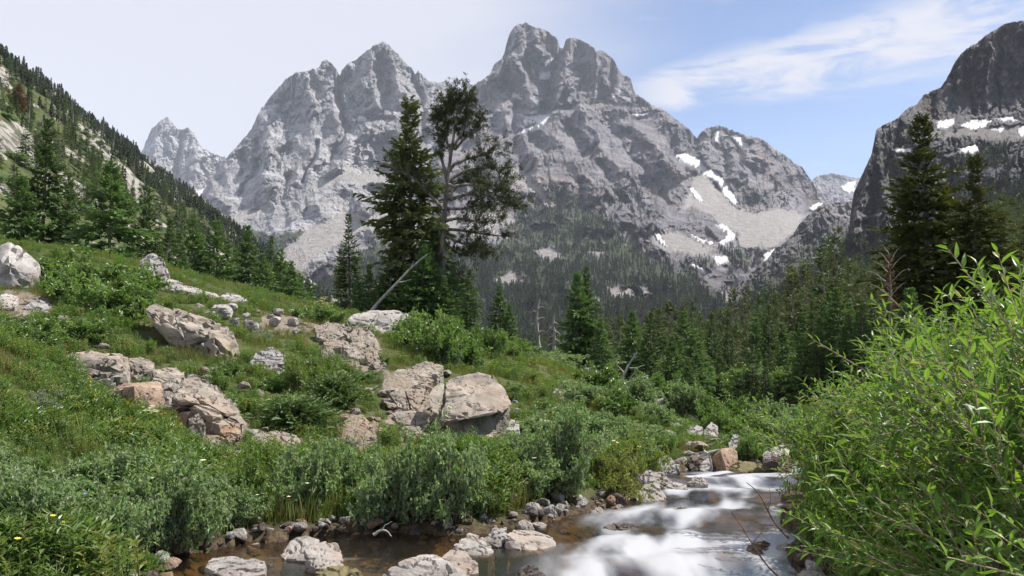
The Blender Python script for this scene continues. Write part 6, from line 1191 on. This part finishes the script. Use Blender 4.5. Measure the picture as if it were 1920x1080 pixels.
nz = fbm(x / 1.4, y / 1.4, 4.0, 3); nz2 = fbm(x / 3.0, y / 3.0, 14.0, 3); q = rg.random(n)
idx = np.where(nz > 0.12, rg.choice([2, 3, 0, 4, 2], n), np.where(nz < -0.25, rg.choice([0, 1, 0, 5], n), rg.choice([0, 1, 2, 4, 11, 0], n)))
idx = np.where((soil > 0.3) | ((nz2 > 0.05) & (q < 0.45) & (v < 720)) | ((polysd([(480,590),(720,600),(720,660),(560,660),(480,620)], u, v) > 0) & (q < .7)), rg.choice([5, 5, 11, 1], n), idx)
idx = np.where(q > 0.985, rg.choice([6, 6, 7, 9, 8], n), idx)
idx = np.where((polysd([(900,690),(1000,680),(1100,720),(1110,780),(980,760)], u, v) > 0) & (q > 0.78), 6, idx)
idx = np.where((polysd([(120,760),(220,760),(230,830),(120,830)], u, v) > 0) & (q > 0.93), 10, idx)
idx = np.where((polysd([(400,770),(460,770),(460,820),(400,820)], u, v) > 0) & (q > 0.9), 8, idx)
sc = rg.uniform(.5, 1.15, n) * (0.55 + 0.95 * sstep(-.4, .5, fbm(x / 1.1, y / 1.1, 24.0, 3))) * np.interp(r_, [4, 8, 16, 40], [0.72, 0.75, 0.60, 0.62])
scatter('meadow_grass', np.stack([x, y, z], -1), rotz(n, rg, 0.12), sc, idx, KIND)
def flower_clump(u, v, d, mesh, label, s=1.0):
    p = pix(u, v, d); tag(ob('wildflower', mesh, loc=(p[0], p[1], p[2] - 0.36 * s), scale=(s,) * 3), label, 'flower', 'wildflowers above the willow scrub')
CRM = flower('umbel', 71, 16, .36, .035, M_CREAM, .12)
flower_clump(25, 935, 6.3, CRM, 'cream umbel flower head standing out of the willow scrub, beside a second one', 1.0)
flower_clump(52, 940, 6.3, CRM, 'second cream umbel flower head beside the first', 0.8)
flower_clump(606, 565, 20.5, CRM, 'pale yellow flower clusters topping the crest shrub', 2.2)
flower_clump(283, 768, 8.6, CRM, 'white umbel standing in the meadow near the rust-brown block', 0.7)
# ---------------------------------------------------------------- labels: look-alikes told apart by the landmark they stand beside
bpy.context.view_layer.update()
LAND = {'the driftwood log': 'pale bleached driftwood', 'the undercut outcrop': 'shaded undercut block', 'the layered slab': 'broad sloping layered', 'the lone fine-leaved shrub': 'lone bright green', 'the saddle-topped boulder': 'long low saddle', 'the blocky pale creek boulder': 'blocky pale boulder', 'the broad speckled boulder': 'broad speckled', 'the wedge boulder': 'dark grey wedge',
        'the flat reddish boulder': 'flat-topped reddish', 'the grey waterside boulder': 'grey waterside', 'the pinkish brown creek rock': 'pinkish brown cube', 'the grey capstone': 'grey capstone', 'the twisted fallen dead tree': 'twisted grey', 'the taller twin-topped fir': 'broad twin-topped fir on the meadow edge, taller', 'the rounded meadow boulder': 'rounded pale boulder', 'the gnarled pine': 'gnarled open', 'the large flat pale boulder': 'large flat pale',
        'the spire-like slim fir': 'slim spire', 'the upright pointed boulder': 'upright pale', 'the large angular boulder': 'large pale angular', 'the long tan outcrop': 'long tan', 'the rust-brown block': 'rust-brown cube', 'the dark ragged fir': 'dark ragged', 'the two rusty stones': 'lower of two rusty', 'the dark grey rounded boulder': 'dark grey rounded', 'the cream umbel flowers': 'cream umbel', 'the flat-topped rock above the willows': 'flat-topped rock just',
        'the curved driftwood stick': 'short curved', 'the grey leafless shrub': 'grey leafless', 'the wet ledge rock': 'wet dark ledge', 'the smooth flat crest slab': 'smooth flat pale', 'the bright round shrub': 'round bright green', 'the pale-flowering shrub': 'pale-flowering', 'the small pointed midstream rock': 'small pointed pale', 'the grey pointed bend rock': 'grey pointed rock', 'the broad bushy fir': 'broad bushy', 'the shiny brown midstream stone': 'shiny dark brown'}
TOPS = [o for o in COL.objects if o.parent is None and o.get('label')]
LP = {ph: next((o.matrix_world.translation.copy() for o in TOPS if o['label'].startswith(pre)), None) for ph, pre in LAND.items()}
BASES = {WG: ('grey-green willow bush beside {}', 2.5), MG: ('green scrub bush beside {}', 5), BG: ('broad-leaved green shrub beside {}', 4), YG: ('young pointed fir standing beside {}', 25), VG: ('small green fir standing beside {}', 12), SG: ('leafy green shrub growing beside {}', 6), 'pale stones on the crest': ('small pale stone beside {}', 3), 'tan stones on bare soil': ('small tan stone beside {}', 3), 'half-buried stones on the slope': ('half-buried angular stone beside {}', 3),
         'stones along the creek edge': ('small creek-edge stone beside {}', 1.2), 'fine-leaved shrubs under the bright willows': ('fresh green fine-leaved shrub beside {}', 3), CG: ('young fir standing beside {}', 12), PL: ('cracked tan bedrock plate beside {}', 3), CR: ('tan broken rock beside {}', 6), 'stones on the slope above the creek bend': ('pale slope stone beside {}', 8)}
for grp, (txt, dmax) in BASES.items():
    mem = [o for o in TOPS if o.get('group') == grp]; got = {}
    for ph, lp in LP.items():
        if lp is None or not mem: continue
        o = min(mem, key=lambda q: (q.matrix_world.translation - lp).length); d = (o.matrix_world.translation - lp).length
        if d < dmax and (o.name not in got or got[o.name][0] > d): got[o.name] = (d, ph, o)
    for d, ph, o in got.values(): o['label'] = txt.format(ph)
# ---------------------------------------------------------------- haze
m, nt, out = mat_new('mountain_air')
pv = N(nt, 'ShaderNodeVolumePrincipled'); pv.inputs['Color'].default_value = (0.80, 0.88, 1.0, 1); pv.inputs['Density'].default_value = HAZE
pv.inputs['Anisotropy'].default_value = 0.0
nt.links.new(pv.outputs[0], out.inputs['Volume'])
hx0, hx1, hy0, hy1, hz0, hz1 = -5200, 5200, -200, 10500, -1400, 2350
hv = [(x, y, z) for x in (hx0, hx1) for y in (hy0, hy1) for z in (hz0, hz1)]
hme = bpy.data.meshes.new('haze'); hme.from_pydata(hv, [], [(0, 1, 3, 2), (4, 6, 7, 5), (0, 4, 5, 1), (2, 3, 7, 6), (0, 2, 6, 4), (1, 5, 7, 3)]); hme.materials.append(m)
tag(ob('haze', hme), kind='stuff')
